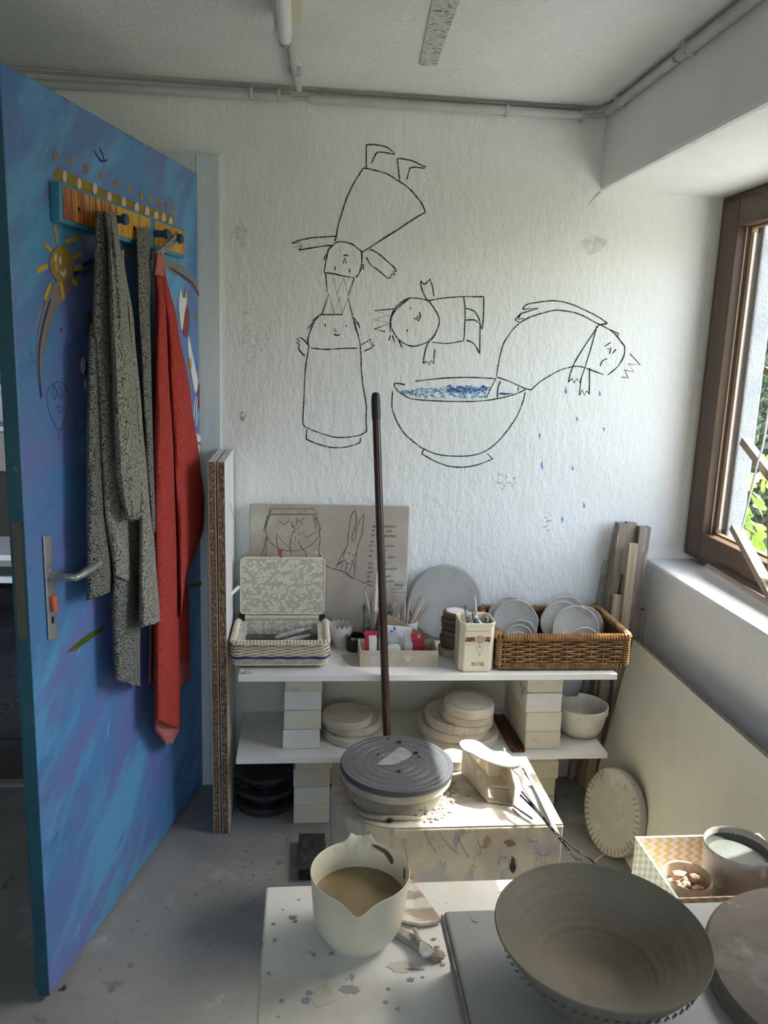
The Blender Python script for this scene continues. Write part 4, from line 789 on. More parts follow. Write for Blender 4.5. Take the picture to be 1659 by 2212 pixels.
b = MB(Ml); b.prism([(p[0], -.0015, p[1]+.093) for p, n_ in rrect(.130,.088,.010,40)], (0,.0015,0)); b.build('lid_lining', m_peb, lid)
b = MB(Ml); P_ = rrect(.1335,.0915,.012,120); b.tube([(p[0], -.0005+.0012*math.cos(i*PI/1.5), p[1]+.093) for i, (p, n_) in enumerate(P_)], .0022, 6, closed=True); b.build('lid_cord', m_rat, lid)
b = MB(Ml); b.tube(spline([(-.005,.002,.184),(-.006,-.002,.195),(-.008,-.004,.204)], 4), .0034, 8)
for dx in (-.006,-.002,.002,.006): b.tube(spline([(-.008,-.004,.203),(-.008+dx*.7,-.007,.209),(-.008+dx,-.004,.214+.002*math.cos(dx*900))], 3), .0017, 6)
b.build('tassel', mat('red_cord', (.55,.03,.03), rough=.7), sew)
# ---------------- tools
m_tw = mat('tool_wood', (.42,.35,.27), (.32,.26,.19), scale=20, rough=.7, spots=[(60,.62,.68,(.62,.6,.56))]); m_tg = mat('tool_grey', (.34,.33,.31), (.48,.47,.44), scale=40, rough=.7); m_tk = mat('tool_black', (.02,.022,.025), (.55,.55,.54), scale=45, lo=.60, hi=.64, rough=.5)
m_wire = mat('steel_wire', (.42,.42,.41), rough=.35, metal=.8)
m_bone = mat('bleached_wood', (.62,.55,.45), (.54,.47,.37), scale=10, rough=.65)
def tool(label, p, q, r=.004, m=None, head='loop', hs=.02, grp=None, r1=None):
    p, q = Vector(p), Vector(q); d = (q-p).normalized(); sd = d.cross(Vector((0,1,0))).normalized()
    t = thing('modelling_tool', label, 'tool', tuple(p), grp)
    n = 8; MB().tube([p + (q-p)*i/n for i in range(n+1)], [r*.7, r*.95, r*1.05, r*1.1, r*1.1, r*1.05, r, r*.85, (r1 or r*.6)], 8).build('handle', m or m_tw, t)
    if head == 'loop': MB().tube([q, q + d*hs*.5 - sd*hs*.25, q + d*hs - sd*hs*.34, q + d*hs*1.05 + sd*hs*.34, q + d*hs*.5 + sd*hs*.25, q], .0009, 5).build('wire_loop', m_wire, t)
    elif head == 'needle': MB().tube([q, q + d*hs], [.0014,.0006], 6).build('needle', m_wire, t)
    elif head == 'hook': MB().tube(spline([tuple(q), tuple(q+d*hs*.5), tuple(q+d*hs*.8-sd*hs*.25), tuple(q+d*hs*.9-sd*hs*.7)], 4), [.002]*9+[.0016]*4 if False else .0016, 6).build('hook', m_wire, t)
    elif head == 'blade': MB().prism([q - sd*.003, q + d*hs*.6 - sd*.006, q + d*hs, q + d*hs*.6 + sd*.004, q + sd*.003], (0,.0015,0)).build('blade', m or m_tw, t)
    return t
g_ = 'tools lying in the sewing basket'
zz = Z2+.052
tool('black brush with pale paint spatter lying in the sewing basket', (sx-.10,sy-.012,zz), (sx+.005,sy-.035,zz+.006), .009, m_tk, 'needle', .085, g_, .005)
tool('long grey wooden tool at the back of the sewing basket', (sx-.02,sy+.03,zz-.005), (sx+.07,sy+.05,zz+.016), .008, m_tg, 'blade', .03, g_)
tool('short grey wooden tool at the right of the sewing basket', (sx-.002,sy+.0,zz-.008), (sx+.09,sy+.022,zz+.006), .008, m_tg, 'needle', .025, g_)
tool('wire loop tool at the front left of the sewing basket', (sx-.04,sy-.075,zz-.012), (sx-.065,sy-.055,zz-.001), .004, m_tw, 'loop', .026, g_)
tool('pale slim stick at the front of the sewing basket', (sx-.052,sy-.058,zz-.004), (sx+.012,sy-.080,zz-.006), .005, m_bone, 'none', 0, g_)
tool('crossed pale stick at the front of the sewing basket', (sx-.012,sy-.085,zz-.014), (sx+.045,sy-.055,zz-.002), .004, m_bone, 'none', 0, g_)
tag(MB().box((sx-.11,sy-.085,Z2+.0185),(sx+.11,sy+.085,Z2+.040)).build('tool_tray', mat('dark_clutter', (.05,.048,.045), (.12,.11,.10), scale=40, rough=.8)), 'dark clutter filling the bottom of the sewing basket', 'tray')
# ---------------- zigzag cup, black pot
b = MB(); cz = (.131,2.485,Z2); pr_ = [(0,0),(.022,0),(.025,.003),(.026,.022),(.036,.034),(.040,.05),(.0405,.072),(.0385,.072),(.037,.05),(.032,.036),(.02,.03),(0,.03)]
seg = 60; b.lathe(pr_, cz, seg)
for j in range(seg):
    dz = .0055*(abs((j % 4)-2)-1)
    for i in (6,7): b.v[j*len(pr_)+i].z += dz
tag(b.build('scalloped_cup', mat('unglazed_white', (.60,.57,.52), (.54,.51,.46), scale=6, rough=.9)), 'white footed clay cup with a zigzag rim beside the sewing basket', 'cup')
tag(MB().tube([(.145,2.478,Z2+.035),(.170,2.470,Z2+.082)], .0035, 8).build('stub', m_tw), 'short stick standing in the zigzag cup', 'stick')
tag(MB().lathe([(0,0),(.026,0),(.0285,.003),(.0290,.05),(.0285,.052),(.0265,.051),(.0262,.008),(0,.006)], (.178,2.442,Z2), 32).build('small_pot', mat('black_tin', (.012,.012,.013), (.35,.35,.34), scale=40, lo=.62, hi=.66, rough=.35)), 'small black pot with white spatter beside the zigzag cup', 'pot')
# ---------------- cardboard box with scrapers
m_card = mat('cardboard', (.46,.37,.24), (.54,.50,.43), scale=9, lo=.42, hi=.6, rough=.9, spots=[(16,.58,.66,(.62,.60,.56),(1,1,2))])
cbx = thing('cardboard_box', 'open cardboard box of scrapers smeared with white clay', 'box', (.30,2.35,Z2))
x0, x1, y0, y1, zt = .184, .424, 2.300, 2.405, Z2+.052
for a, c in (((x0,y0,Z2),(x1,y0+.003,zt)), ((x0,y1-.003,Z2),(x1,y1,zt)), ((x0,y0+.003,Z2),(x0+.003,y1-.003,zt)), ((x1-.003,y0+.003,Z2),(x1,y1-.003,zt)), ((x0+.003,y0+.003,Z2),(x1-.003,y1-.003,Z2+.003))):
    MB().box(a, c).build('side' if c[2] > Z2+.01 else 'bottom', m_card, cbx)
zb = lambda x, y: (760+x/4.879, 1230+y/4.879)
m_red = mat('red_plastic', (.42,.025,.05), rough=.4, spots=[(26,.60,.66,(.65,.62,.6))]); m_grey = mat('clear_grey_rib', (.38,.38,.37), (.55,.55,.54), scale=14, rough=.35); m_wpl = mat('white_scraper', (.72,.72,.71), (.62,.6,.57), scale=14, rough=.5); m_wbl = mat('white_blue_scraper', (.68,.68,.68), (.06,.10,.42), scale=14, lo=.58, hi=.62, rough=.5)
def card(nm, label, pts, y, m, t=.003, grp='scrapers in the cardboard box'):
    pp = [PY(*zb(*p), y) for p in pts]; low = Z2+.004
    pp = [Vector((p.x, y + (p.z-Z2)*.12, max(p.z, low))) for p in pp]
    tag(MB().prism(pp, (0,t,0)).build(nm, m, bevel=.001), label, 'scraper', grp)
card('scraper', 'red scraper at the left of the cardboard box', [(125,680),(145,660),(275,665),(280,700),(262,710),(262,900),(140,900),(140,720)], 2.345, m_red)
card('scraper', 'narrow white scraper at the left of the cardboard box', [(180,712),(265,712),(262,900),(185,900)], 2.325, m_wpl)
card('scraper', 'white and blue scraper at the back of the cardboard box', [(290,610),(340,598),(640,625),(640,670),(600,900),(300,900)], 2.375, m_wbl)
card('scraper', 'clear grey kidney rib in the middle of the cardboard box', [(290,700),(400,675),(480,680),(560,760),(560,900),(290,900)], 2.355, m_grey)
card('scraper', 'clear grey wavy rib right of the middle in the cardboard box', [(560,680),(620,675),(625,710),(605,740),(645,790),(640,900),(555,900)], 2.340, m_grey)
card('scraper', 'red scraper at the right of the cardboard box', [(615,690),(640,680),(765,690),(770,720),(750,735),(770,770),(770,900),(640,900),(645,760)], 2.360, m_red)
card('scraper', 'rounded white scraper low in front in the cardboard box', [(360,830),(400,805),(480,795),(515,825),(520,900),(365,900)], 2.318, m_wpl)
card('cardboard_flap', 'brown cardboard triangle standing behind the scrapers', [(365,520),(385,490),(600,600),(885,768),(780,800),(365,800)], 2.4105, mat('brown_card', (.36,.26,.16), (.31,.22,.14), scale=6, rough=.9), .0025, None)
tag(MB().prism([PZ(738,1415,Z2+.001), PZ(757,1437,Z2+.001), PZ(795,1440,Z2+.001), PZ(790,1414,Z2+.001)], (0,0,.002)).build('paper_scrap', mat('grey_card', (.44,.41,.34), rough=.9)), 'flat grey card lying left of the cardboard box', 'card')
# ---------------- glass jar with tools, white cup with tools
gm = bpy.data.materials.new('jar_glass'); gm.use_nodes = True; N = gm.node_tree.nodes; L = gm.node_tree.links; N.clear()
o_ = N.new('ShaderNodeOutputMaterial'); mx = N.new('ShaderNodeMixShader'); tr = N.new('ShaderNodeBsdfTransparent'); gl = N.new('ShaderNodeBsdfGlossy'); lw = N.new('ShaderNodeLayerWeight'); lw.inputs['Blend'].default_value = .35
tr.inputs[0].default_value = (.80,.82,.81,1); gl.inputs['Roughness'].default_value = .05; gl.inputs['Color'].default_value = (.7,.72,.72,1)
L.new(lw.outputs['Facing'], mx.inputs[0]); L.new(tr.outputs[0], mx.inputs[1]); L.new(gl.outputs[0], mx.inputs[2]); L.new(mx.outputs[0], o_.inputs[0])
jx, jy = .250, 2.468
tag(MB().lathe([(0,0),(.040,0),(.046,.006),(.047,.10),(.050,.125),(.051,.137),(.049,.138),(.047,.126),(.044,.10),(.043,.010),(0,.006)], (jx,jy,Z2), 36).build('glass_jar', gm), 'clear glass jar of modelling tools behind the cardboard box', 'jar')
def tpx(a, c_, y0, y1): return PY(*zb(*a), y0), PY(*zb(*c_), y1)
g_ = 'tools standing in the glass jar'
for lab, a, c_, r, m_, hd_, hs in (('white hooked scraper tool in the glass jar', (215,600),(140,240),.0055,m_tg,'hook',.018), ('tall pale wooden spatula in the glass jar beside the pole', (225,620),(262,30),.0085,m_bone,'none',0), ('thin wooden tool behind the pole in the glass jar', (215,640),(275,400),.005,m_tw,'none',0), ('slim dark tool in the glass jar', (240,600),(210,290),.0035,m_tg,'needle',.012), ('white hooked tool at the right of the glass jar', (330,600),(455,350),.0045,m_tg,'hook',.018)):
    p_, q_ = tpx(a, c_, jy, jy+.006); p_.z = max(p_.z, Z2+.012); tool(lab, p_, q_, r, m_, hd_, hs, g_)
wx, wy = .342, 2.468
tag(MB().lathe([(0,0),(.034,0),(.037,.004),(.040,.085),(.0395,.092),(.0375,.092),(.035,.01),(0,.008)], (wx,wy,Z2), 32).build('white_cup', mat('white_enamel', (.66,.68,.72), rough=.35)), 'white cup of modelling tools behind the cardboard box', 'cup')
g_ = 'tools standing in the white cup'
for lab, a, c_, r, m_, hd_, hs in (('grey double ended tool at the left of the white cup', (505,600),(490,440),.004,m_tg,'loop',.016), ('brown stick left of centre in the white cup', (520,600),(528,380),.0035,mat('tool_brown',(.30,.18,.10),rough=.7),'none',0), ('pale tool left of centre in the white cup', (548,610),(560,340),.004,m_tg,'needle',.010), ('upright wooden tool in the white cup', (575,610),(605,310),.0045,m_tw,'none',0),
      ('thick wooden tool with flat end in the white cup', (600,610),(735,280),.005,m_tw,'none',0), ('large square loop tool in the white cup', (610,620),(758,290),.0055,m_tg,'loop',.020), ('slanting wooden tool in the white cup', (620,625),(740,430),.0045,m_tw,'needle',.020), ('rightmost slanting loop tool in the white cup', (640,630),(785,420),.0048,m_tw,'loop',.026)):
    p_, q_ = tpx(a, c_, wy-.005, wy+.012); p_.z = max(p_.z, Z2+.01); dx = p_.x; p_.x = max(wx-.028, min(wx+.022, p_.x)); tool(lab, p_, q_, r, m_, hd_, hs, g_)
# ---------------- stack of brown discs
m_brn = mat('dark_brown_clay', (.075,.05,.035), (.12,.09,.065), scale=14, rough=.6, bump=.4, bscale=60, spots=[(40,.66,.7,(.42,.38,.32))])
z = Z2; rb = random.Random(9)
for i, r in enumerate((.050,.041,.043,.044,.041,.041,.040)):
    h = .026 if i == 0 else .0195
    tag(MB().lathe([(0,0),(r-.003,0),(r,.004),(r,h-.004),(r-.003,h-.0005),(0,h-.0005)], (.492+rb.uniform(-.003,.003),2.412+rb.uniform(-.003,.003),z), 32, None, .05).build('brown_disc', m_brn if i else mat('grey_clay_disc', (.27,.22,.17), (.36,.31,.25), scale=16, rough=.9)), ('grey clay disc at the bottom of the brown stack' if i == 0 else f'dark brown clay disc, {ORD[i]} from the bottom of the stack behind the canister'), 'disc', 'stack of brown discs')
    z += h
tag(MB().lathe([(0,0),(.031,0),(.030,.0015),(0,.002)], (.493,2.412,z), 28, None, .12).build('white_patch', mat('dry_slip', (.62,.60,.56), rough=.95)), 'round patch of dry white slip on top of the brown stack', 'slip')
# ---------------- canister
can = thing('canister', 'cream eight sided canister with rose medallion and black lettering', 'canister', (.545,2.300,Z2))
m_cer = mat('ivory_glaze', (.72,.66,.50), (.69,.62,.45), scale=3, rough=.22, spec=.5)
ccx, ccy, R8 = .534, 2.308, .058
def octo(r, z): # wide front/back facets with narrow chamfers
    a = r; f_ = r-.013; return [(ccx+x, ccy+y, z) for x, y in ((-f_,-a),(f_,-a),(a,-f_+.004),(a,f_-.004),(f_,a),(-f_,a),(-a,f_-.004),(-a,-f_+.004))]
b = MB(); Ls = [octo(.050,Z2), octo(.053,Z2+.006), octo(.053,Z2+.145), octo(.055,Z2+.150), octo(.055,Z2+.156), octo(.051,Z2+.157), octo(.049,Z2+.150), octo(.049,Z2+.01)]
v = [p for l in Ls for p in l]; fs = [tuple(reversed(range(8)))]
for i in range(len(Ls)-1): fs += [(i*8+k, i*8+(k+1) % 8, (i+1)*8+(k+1) % 8, (i+1)*8+k) for k in range(8)]
fs.append(tuple((len(Ls)-1)*8+k for k in range(8))); b.add(v, fs); b.build('body', m_cer, can, bevel=.003)
fy = ccy-.053; FN = Vector((0,-1,0))
m_ink = mat('black_lettering', (.02,.02,.02), rough=.4)
b = MB(); text_mesh(b, 'RKÖSEL', (ccx-.016, fy-.0004, Z2+.022), (1,0,0), (0,0,1), .0165, .0004, width=.042); tag(b.build('stroke_lettering', m_ink, can), 'black lettering')
def fl(nm, pts, m, lift): MB().poly([(ccx+x, fy, Z2+z) for x, z in pts], FN, lift).build(nm, m, can)
m_dark = mat('medallion_band', (.05,.045,.04), (.48,.20,.16), scale=160, lo=.5, hi=.56, rough=.25); m_rose = mat('rose_print', (.60,.30,.26), (.30,.33,.24), scale=150, lo=.48, hi=.56, rough=.25); m_bluep = mat('blue_garland', (.33,.40,.45), rough=.3)
fl('print_band', [(-.039,.098),(.039,.098),(.039,.113),(-.039,.113)], m_dark, .0004)
ell = lambda r, zc_, x_=.006, n=24: [(x_+r*math.cos(2*PI*i/n), zc_+r*math.sin(2*PI*i/n)) for i in range(n)]
fl('print_ring', ell(.0155,.105), mat('cream_ring', (.70,.62,.46), rough=.25), .0007); fl('print_roses', ell(.0135,.105), m_rose, .001)
b = MB()
for ln in ([(-.038,.096),(-.028,.088),(-.018,.088),(-.008,.094)], [(.039,.096),(.032,.089),(.024,.090),(.020,.094)], [(-.006,.090),(-.004,.075),(.004,.064),(.008,.052)], [(.019,.090),(.016,.076),(.010,.066),(.008,.052)]):
    b.ribbon([(ccx+x, fy, Z2+z) for x, z in spline(ln, 4)], .0016, FN, .0004)
b.build('stroke_garland', m_bluep, can)
fl('print_rosebud', ell(.0045,.083,.006,12), m_rose, .0005)
b = MB()
for i in range(29): b.poly([(ccx-.039+i*.0027+dx, fy, Z2+.131+dz) for dx, dz in ((0,0),(.0014,0),(.0014,.0015),(0,.0015))], FN, .0004)
tag(b.build('print_dots', m_dark, can), None, kind='stuff')
g_ = 'tools standing in the cream canister'
m_spat = mat('stained_tool', (.10,.12,.16), (.5,.5,.48), scale=60, lo=.5, hi=.6, rough=.5)
for lab, p_, q_, r, m_, hd_, hs in (('blue grey flat tool at the left of the canister', (.528,2.30,Z2+.10), PY(*zb(1200,420), 2.315), .0075, m_spat, 'blade', .016), ('white stick rising from the canister', (.552,2.32,Z2+.08), PY(*zb(1292,280), 2.33), .004, m_bone, 'none', 0), ('paint stained tool leaning in the canister', (.56,2.29,Z2+.12), PY(*zb(1275,470), 2.31), .008, m_spat, 'none', 0), ('scissors handle at the right of the canister', (.570,2.30,Z2+.12), PY(*zb(1420,500), 2.31), .007, m_spat, 'loop', .008), ('brown knob tool in the canister', (.545,2.315,Z2+.1), PY(*zb(1275,440), 2.325), .0055, m_tw, 'none', 0), ('second scissors handle at the right of the canister', (.578,2.305,Z2+.12), PY(*zb(1460,520), 2.318), .006, m_spat, 'none', 0)):
    tool(lab, p_, q_, r, m_, hd_, hs, g_)
# ---------------- wicker basket with plates
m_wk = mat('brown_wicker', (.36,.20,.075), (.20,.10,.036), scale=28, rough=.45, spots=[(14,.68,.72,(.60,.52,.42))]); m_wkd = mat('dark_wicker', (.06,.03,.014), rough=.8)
kx, ky, hx, hy = .806, 2.408, .205, .140
bas = thing('wicker_basket', 'rectangular brown wicker basket full of round clay plates', 'basket', (kx,ky,Z2))
rows = [(Z2+.021+i*.0082, hx-.004+.0004*i, hy-.004+.0004*i) for i in range(10)]
b = MB(); weave(b, kx, ky, rows, 34, .0042, .0030, 6, .02); tag(b.build('weave', m_wk, bas), None, None, None, 'stuff')
b = MB()
for p, n_ in rrect(hx-.003, hy-.003, .02, 34): b.tube([(kx+p[0],ky+p[1],Z2+.008),(kx+p[0],ky+p[1],Z2+.108)], .0028, 5)
tag(b.build('stakes', m_wk, bas), None, None, None, 'stuff')
b = MB(); wrap(b, kx, ky, Z2+.108, hx+.001, hy+.001, .02, .0098, 150, 1.0, .9); tag(b.build('wrapped_rim', m_wk, bas), None, None, None, 'stuff')
b = MB(); wrap(b, kx, ky, Z2+.0140, hx-.004, hy-.004, .02, .0090, 150, 1.0, .9); tag(b.build('wrapped_base', m_wk, bas), None, None, None, 'stuff')
for sx_ in (-1,1):
    for sy_ in (-1,1):
        b = MB()
        for i in range(11): b.tube([(kx+sx_*(hx-.004)+.008*math.cos(a*PI/4), ky+sy_*(hy-.004)+.008*math.sin(a*PI/4), Z2+.022+i*.0078) for a in range(8)], .0036, 5, closed=True)
        tag(b.build('corner_wrap', m_wk, bas), None, None, None, 'stuff')
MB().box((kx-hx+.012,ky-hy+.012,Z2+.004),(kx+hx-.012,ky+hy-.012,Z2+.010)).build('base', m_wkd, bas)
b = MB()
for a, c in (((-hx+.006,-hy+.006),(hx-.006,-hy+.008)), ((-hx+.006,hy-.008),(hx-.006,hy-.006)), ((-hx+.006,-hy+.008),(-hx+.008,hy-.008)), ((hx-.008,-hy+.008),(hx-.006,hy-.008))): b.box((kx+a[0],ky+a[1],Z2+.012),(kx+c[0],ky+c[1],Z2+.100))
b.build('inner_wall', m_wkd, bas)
m_plate = mat('grey_clay_plate', (.40,.39,.365), (.33,.32,.295), scale=6, rough=.95, bump=.35, bscale=60, spots=[(16,.60,.66,(.50,.49,.47)), (5,.56,.66,(.29,.28,.26))])
for i, (x, y, r, yw, lab) in enumerate(((.690,2.500,.076,.10,'back plate of the left row'), (.702,2.462,.077,-.05,'second plate of the left row'), (.712,2.418,.050,-.10,'small third plate of the left row'), (.694,2.385,.048,0,'fourth plate of the left row'), (.684,2.350,.042,.0,'front plate of the left row'),
        (.885,2.505,.076,0,'back plate of the right row'), (.862,2.475,.073,.05,'second plate of the right row, tilted left'), (.885,2.400,.077,-.04,'large third plate of the right row'), (.925,2.442,.070,-.02,'right hand plate of the right row'), (.900,2.350,.050,0,'front plate of the right row'))):
    M_ = Matrix.Translation((x, y, Z2+.0115+r*.96)) @ Matrix.Rotation(yw, 4, 'Z') @ Matrix.Rotation(math.radians(76), 4, 'X')
    tag(MB(M_).lathe([(0,-.003),(r-.012,-.003),(r,.003),(r+.0005,.006),(r-.002,.0085),(r-.014,.004),(0,.003)], (0,0,0), 40, None, .03, 3).build('clay_plate', m_plate), 'grey clay '+lab+' in the wicker basket', 'plate', 'clay plates in the wicker basket')
# crumbs on shelf edge
for p_, s_, lab in ((PZ(716,1460,Z2-.008), .009, 'brown clay scrap stuck to the front edge of the upper shelf'), (PZ(538,1452,Z2+.004), .013, 'grey clay scrap under the front of the sewing basket')):
    tag(MB().box((p_.x-s_,p_.y-.006,p_.z-.005),(p_.x+s_,p_.y+.006,p_.z+.006)).build('clay_scrap', m_plc if s_ > .01 else mat('brown_scrap', (.22,.15,.1), rough=.9), bevel=.003), lab, 'scrap')
# ================================================================ POTTER'S WHEEL
m_body = mat('mottled_stone_body', (.62,.54,.40), (.50,.43,.32), scale=7, lo=.38, hi=.6, rough=.7, bump=.35, bscale=60,
    spots=[(9,.54,.64,(.70,.65,.52)), (18,.56,.64,(.36,.36,.36),(1.6,1.6,.5)), (12,.665,.69,(.36,.22,.13)), (5,.58,.66,(.44,.43,.40)), (34,.62,.66,(.42,.33,.22))])
wc = Vector((.257,1.905,0)); WR = .170; BZ = .37
wh = thing('potters_wheel', 'low potters wheel with a mottled stone body and grey wheel head', 'potters wheel', (.37,1.905,0))
out = [(wc.x+WR*math.cos(a), wc.y+WR*math.sin(a)) for a in [PI/2 + PI*i/28 for i in range(29)]] + [(.655,wc.y-WR),(.655,wc.y+WR)]
b = MB(); b.prism([(x,y,.0) for x, y in out], (0,0,BZ-.003)); b.build('body', m_body, wh, bevel=.004)
MB().prism([(wc.x+(x-wc.x)*.99+.002, wc.y+(y-wc.y)*.985, BZ-.003) for x, y in out], (0,0,.003)).build('dusty_top', mat('dusty_clay_top', (.55,.51,.44), (.36,.32,.27), scale=9, lo=.40, hi=.62, rough=.85, stretch=(1,2.2,1), bump=.4, bscale=60, spots=[(22,.60,.66,(.66,.63,.56),(1,2,1)), (40,.64,.69,(.20,.16,.12))]), wh)
m_head = mat('grey_wheel_head', (.060,.064,.073), (.088,.092,.102), scale=5, rough=.48, spots=[(70,.70,.73,(.30,.31,.32)), (8,.64,.72,(.22,.23,.24))])
m_rim = mat('clay_coated_rim', (.52,.48,.39), (.40,.36,.28), scale=18, rough=.7, stretch=(1,1,.4), spots=[(40,.62,.68,(.22,.19,.15))])
HZ = .452
pr_ = [(0,-.016),(.1455,-.016),(.1465,-.013),(.1465,-.003),(.144,0)]
for r in (.133,.118,.112,.094,.088,.070,.052,.047,.030):
    pr_ += [(r+.0010,0),(r,-.0007),(r-.0010,0)]
pr_.append((0,0))
hdw = MB().lathe(pr_, (wc.x,wc.y,HZ), 96, smooth=False).build('wheel_head', m_head, wh)
MB().lathe([(0,-.040),(.137,-.040),(.1425,-.036),(.1425,-.0165),(0,-.0165)], (wc.x,wc.y,HZ), 64).build('head_rim', m_rim, hdw)
MB().lathe([(.125,0),(.123,.010),(.108,.022),(.100,.030),(.112,.0415),(.0,.0415)], (wc.x,wc.y,BZ), 48, None, .02).build('bearing_ring', m_rim, wh)
# dried slip ridge around the bearing
pts = [(wc.x+(.134+.008*math.sin(a*5))*math.cos(a), wc.y+(.134+.008*math.sin(a*5))*math.sin(a)-.008, BZ+.003+.004*math.sin(a*3+1)) for a in [3.4+2.2*i/30 for i in range(31)]]
MB().tube(pts, [.003+.004*math.sin(PI*i/30) for i in range(31)], 8).build('slip_ridge', m_rim, wh)
b = MB(); rs = random.Random(21)
for i in range(60):
    a = rs.uniform(-1.3,.25); rr_ = rs.uniform(.128,.165); b.lump((wc.x+rr_*math.cos(a), wc.y+rr_*math.sin(a), BZ+.002), rs.uniform(.003,.009))
tag(b.build('dried_slip', m_rim, wh), None, None, None, 'stuff')
tag(MB().lathe([(0,0),(.034,0),(.038,.005),(.038,.028),(.034,.032),(0,.032)], (.432,2.030,BZ+.0006), 44, None, .01).build('clay_dish', m_rim), 'round clay coated base behind the wheel head', 'disc')
ze = lambda x, y: (700+x/5.53, 1540+y/5.53)
pts = [PZ(*ze(*p), HZ+.0006) for p in spline([(625,625),(700,560),(800,490),(905,418),(1000,450),(1050,500),(1000,550),(940,580),(860,610),(800,625),(710,630),(625,625)], 3)[:-1]]
tag(MB().prism(pts, (0,0,.0016)).build('metal_rib', mat('rib_steel', (.28,.29,.30), (.40,.41,.42), scale=30, rough=.35, metal=.6)), 'lens shaped steel rib lying on the wheel head', 'rib')
m_crumb = mat('dark_clay_crumb', (.030,.022,.018), (.06,.045,.035), scale=60, rough=.75)
for lab, zc_, sp in (('small dark clay crumb lying on the wheel head', HZ, ((775,300,.5),(905,340,.9),(648,490,.55),(1100,470,.9),(1135,525,.6),(895,690,.75))), ('dark clay crumb lying on the wheel body in front of the head', BZ, ((495,1105,1.4),(490,1215,1.3),(785,1280,1.3),(770,1130,.7),(440,990,.6),(500,1230,.9)))):
    for x, y, s_ in sp:
        p = PZ(*ze(x, y), zc_ + .004*s_); tag(MB().lump(p, .0058*s_, (1.3,1,.8)).build('clay_crumb', m_crumb), lab, 'crumb', lab+'s')
ff = lambda x, y: PY(960+x/4.608, 1560+y/4.608, wc.y-WR)
m_knot = mat('dark_knot', (.05,.04,.035), rough=.9)
MB().poly([ff(680+28*math.cos(t)*(1+.3*math.sin(3*t)), 1420+80*math.sin(t)) for t in [2*PI*i/16 for i in range(16)]], (0,-1,0), .0008).build('knot', m_knot, wh)
MB().poly([ff(650+52*math.cos(t)*(1+.35*math.sin(4*t)), 1205+34*math.sin(t)) for t in [2*PI*i/18 for i in range(18)]] , (0,-1,0), .0008).build('brown_spot', mat('rust_brown_spot', (.30,.17,.09), rough=.9), wh)
b = MB()
for ln in ([(540,1420),(545,1370),(580,1345),(620,1352)], [(640,1360),(650,1440),(690,1510)], [(700,1360),(720,1420),(690,1500)], [(-60,1080),(20,1200),(130,1310)], [(130,1130),(180,1240),(245,1355)], [(-200,1060),(-160,1180),(-80,1300)], [(330,1180),(360,1260),(350,1330)], [(900,1300),(980,1330),(1050,1310)], [(820,1140),(870,1190),(930,1180)], [(-420,1150),(-380,1300),(-360,1420)]):
    b.ribbon([ff(*p) for p in spline(ln, 4)], .0016, (0,-1,0), .0007)
tag(b.build('stroke_scratches', mat('scratch_grey', (.25,.22,.18), rough=.9), wh), None, kind='stuff')
# black slab on the floor
tag(MB().box((.010,1.70,.0005),(.60,2.235,.030)).build('rubber_mat', mat('black_rubber', (.022,.024,.027), (.05,.05,.052), scale=50, rough=.9)), 'black rubber slab under the left of the potters wheel', 'mat') if False else None
tag(MB().box((.008,2.06,.0005),(.088,2.236,.036)).build('dark_block', mat('black_rubber', (.022,.024,.027), (.05,.05,.052), scale=50, rough=.9, bump=.4, bscale=160), bevel=.003), 'flat black rubber block on the floor left of the potters wheel', 'block')
# ---------------- broom pole
p0 = Vector((.284,2.141,.002)); p1 = PY(811,850,2.3485)
pole = thing('broom_handle', 'dark brown pole with a black cap leaning against the shelf', 'pole', tuple(p0))
MB().tube([p0 + (p1-p0)*t for t in (0,.25,.5,.75,.965)], .0118, 14).build('shaft', mat('dark_brown_metal', (.030,.014,.011), (.05,.025,.02), scale=14, rough=.32, spots=[(70,.70,.74,(.30,.27,.25))]), pole)
d_ = (p1-p0).normalized(); M_ = Matrix.Translation(p1 - d_*.075) @ d_.to_track_quat('Z','Y').to_matrix().to_4x4()
MB(M_).lathe([(.0122,0),(.0132,.001),(.0132,.058),(.0120,.064),(.0120,.070),(.008,.077),(0,.079)], (0,0,0), 18).build('cap', mat('black_plastic_cap', (.015,.017,.02), rough=.45), pole)
# ---------------- foot pedal
zg = lambda x, y: (960+x/4.608, 1560+y/4.608)
m_ped = mat('pedal_metal', (.56,.50,.40), (.42,.37,.29), scale=16, rough=.55, spots=[(24,.60,.66,(.70,.66,.58)), (30,.66,.7,(.22,.17,.12))])
m_pedw = mat('pedal_white_metal', (.66,.65,.62), (.58,.56,.52), scale=10, rough=.4)
ped = thing('foot_pedal', 'sunlit metal foot pedal of the wheel with a shoe shaped plate', 'pedal', (.50,1.90,BZ))
sh_ = spline([(150,232),(165,197),(250,185),(340,205),(420,260),(490,300),(600,306),(700,380),(752,435),(640,455),(500,425),(370,375),(280,325),(190,285),(150,232)], 3)[:-1]
zs = lambda x: .478 - .012*(x-150)/600
pts = [PZ(*zg(x, y), zs(x)) for x, y in sh_]; o = MB().prism(pts, (0,0,.004)).build('shoe_plate', m_pedw, ped)
for x, y in ((230,235),(270,245),(310,262),(350,285),(260,275),(300,295),(480,350),(530,365),(580,375),(630,395)):
    p = PZ(*zg(x, y), zs(x)+.0041); MB().tube([p, p+Vector((0,0,.0012))], .0028, 8).build('stud', m_pedw, o)
FL, FR = PZ(*zg(425,800), BZ+.002), PZ(*zg(690,830), BZ+.002); BL, BR = Vector((.446,1.985,BZ+.002)), Vector((.560,1.975,BZ+.002)); hh = Vector((0,0,.078))
tk = Vector((.003,0,0))
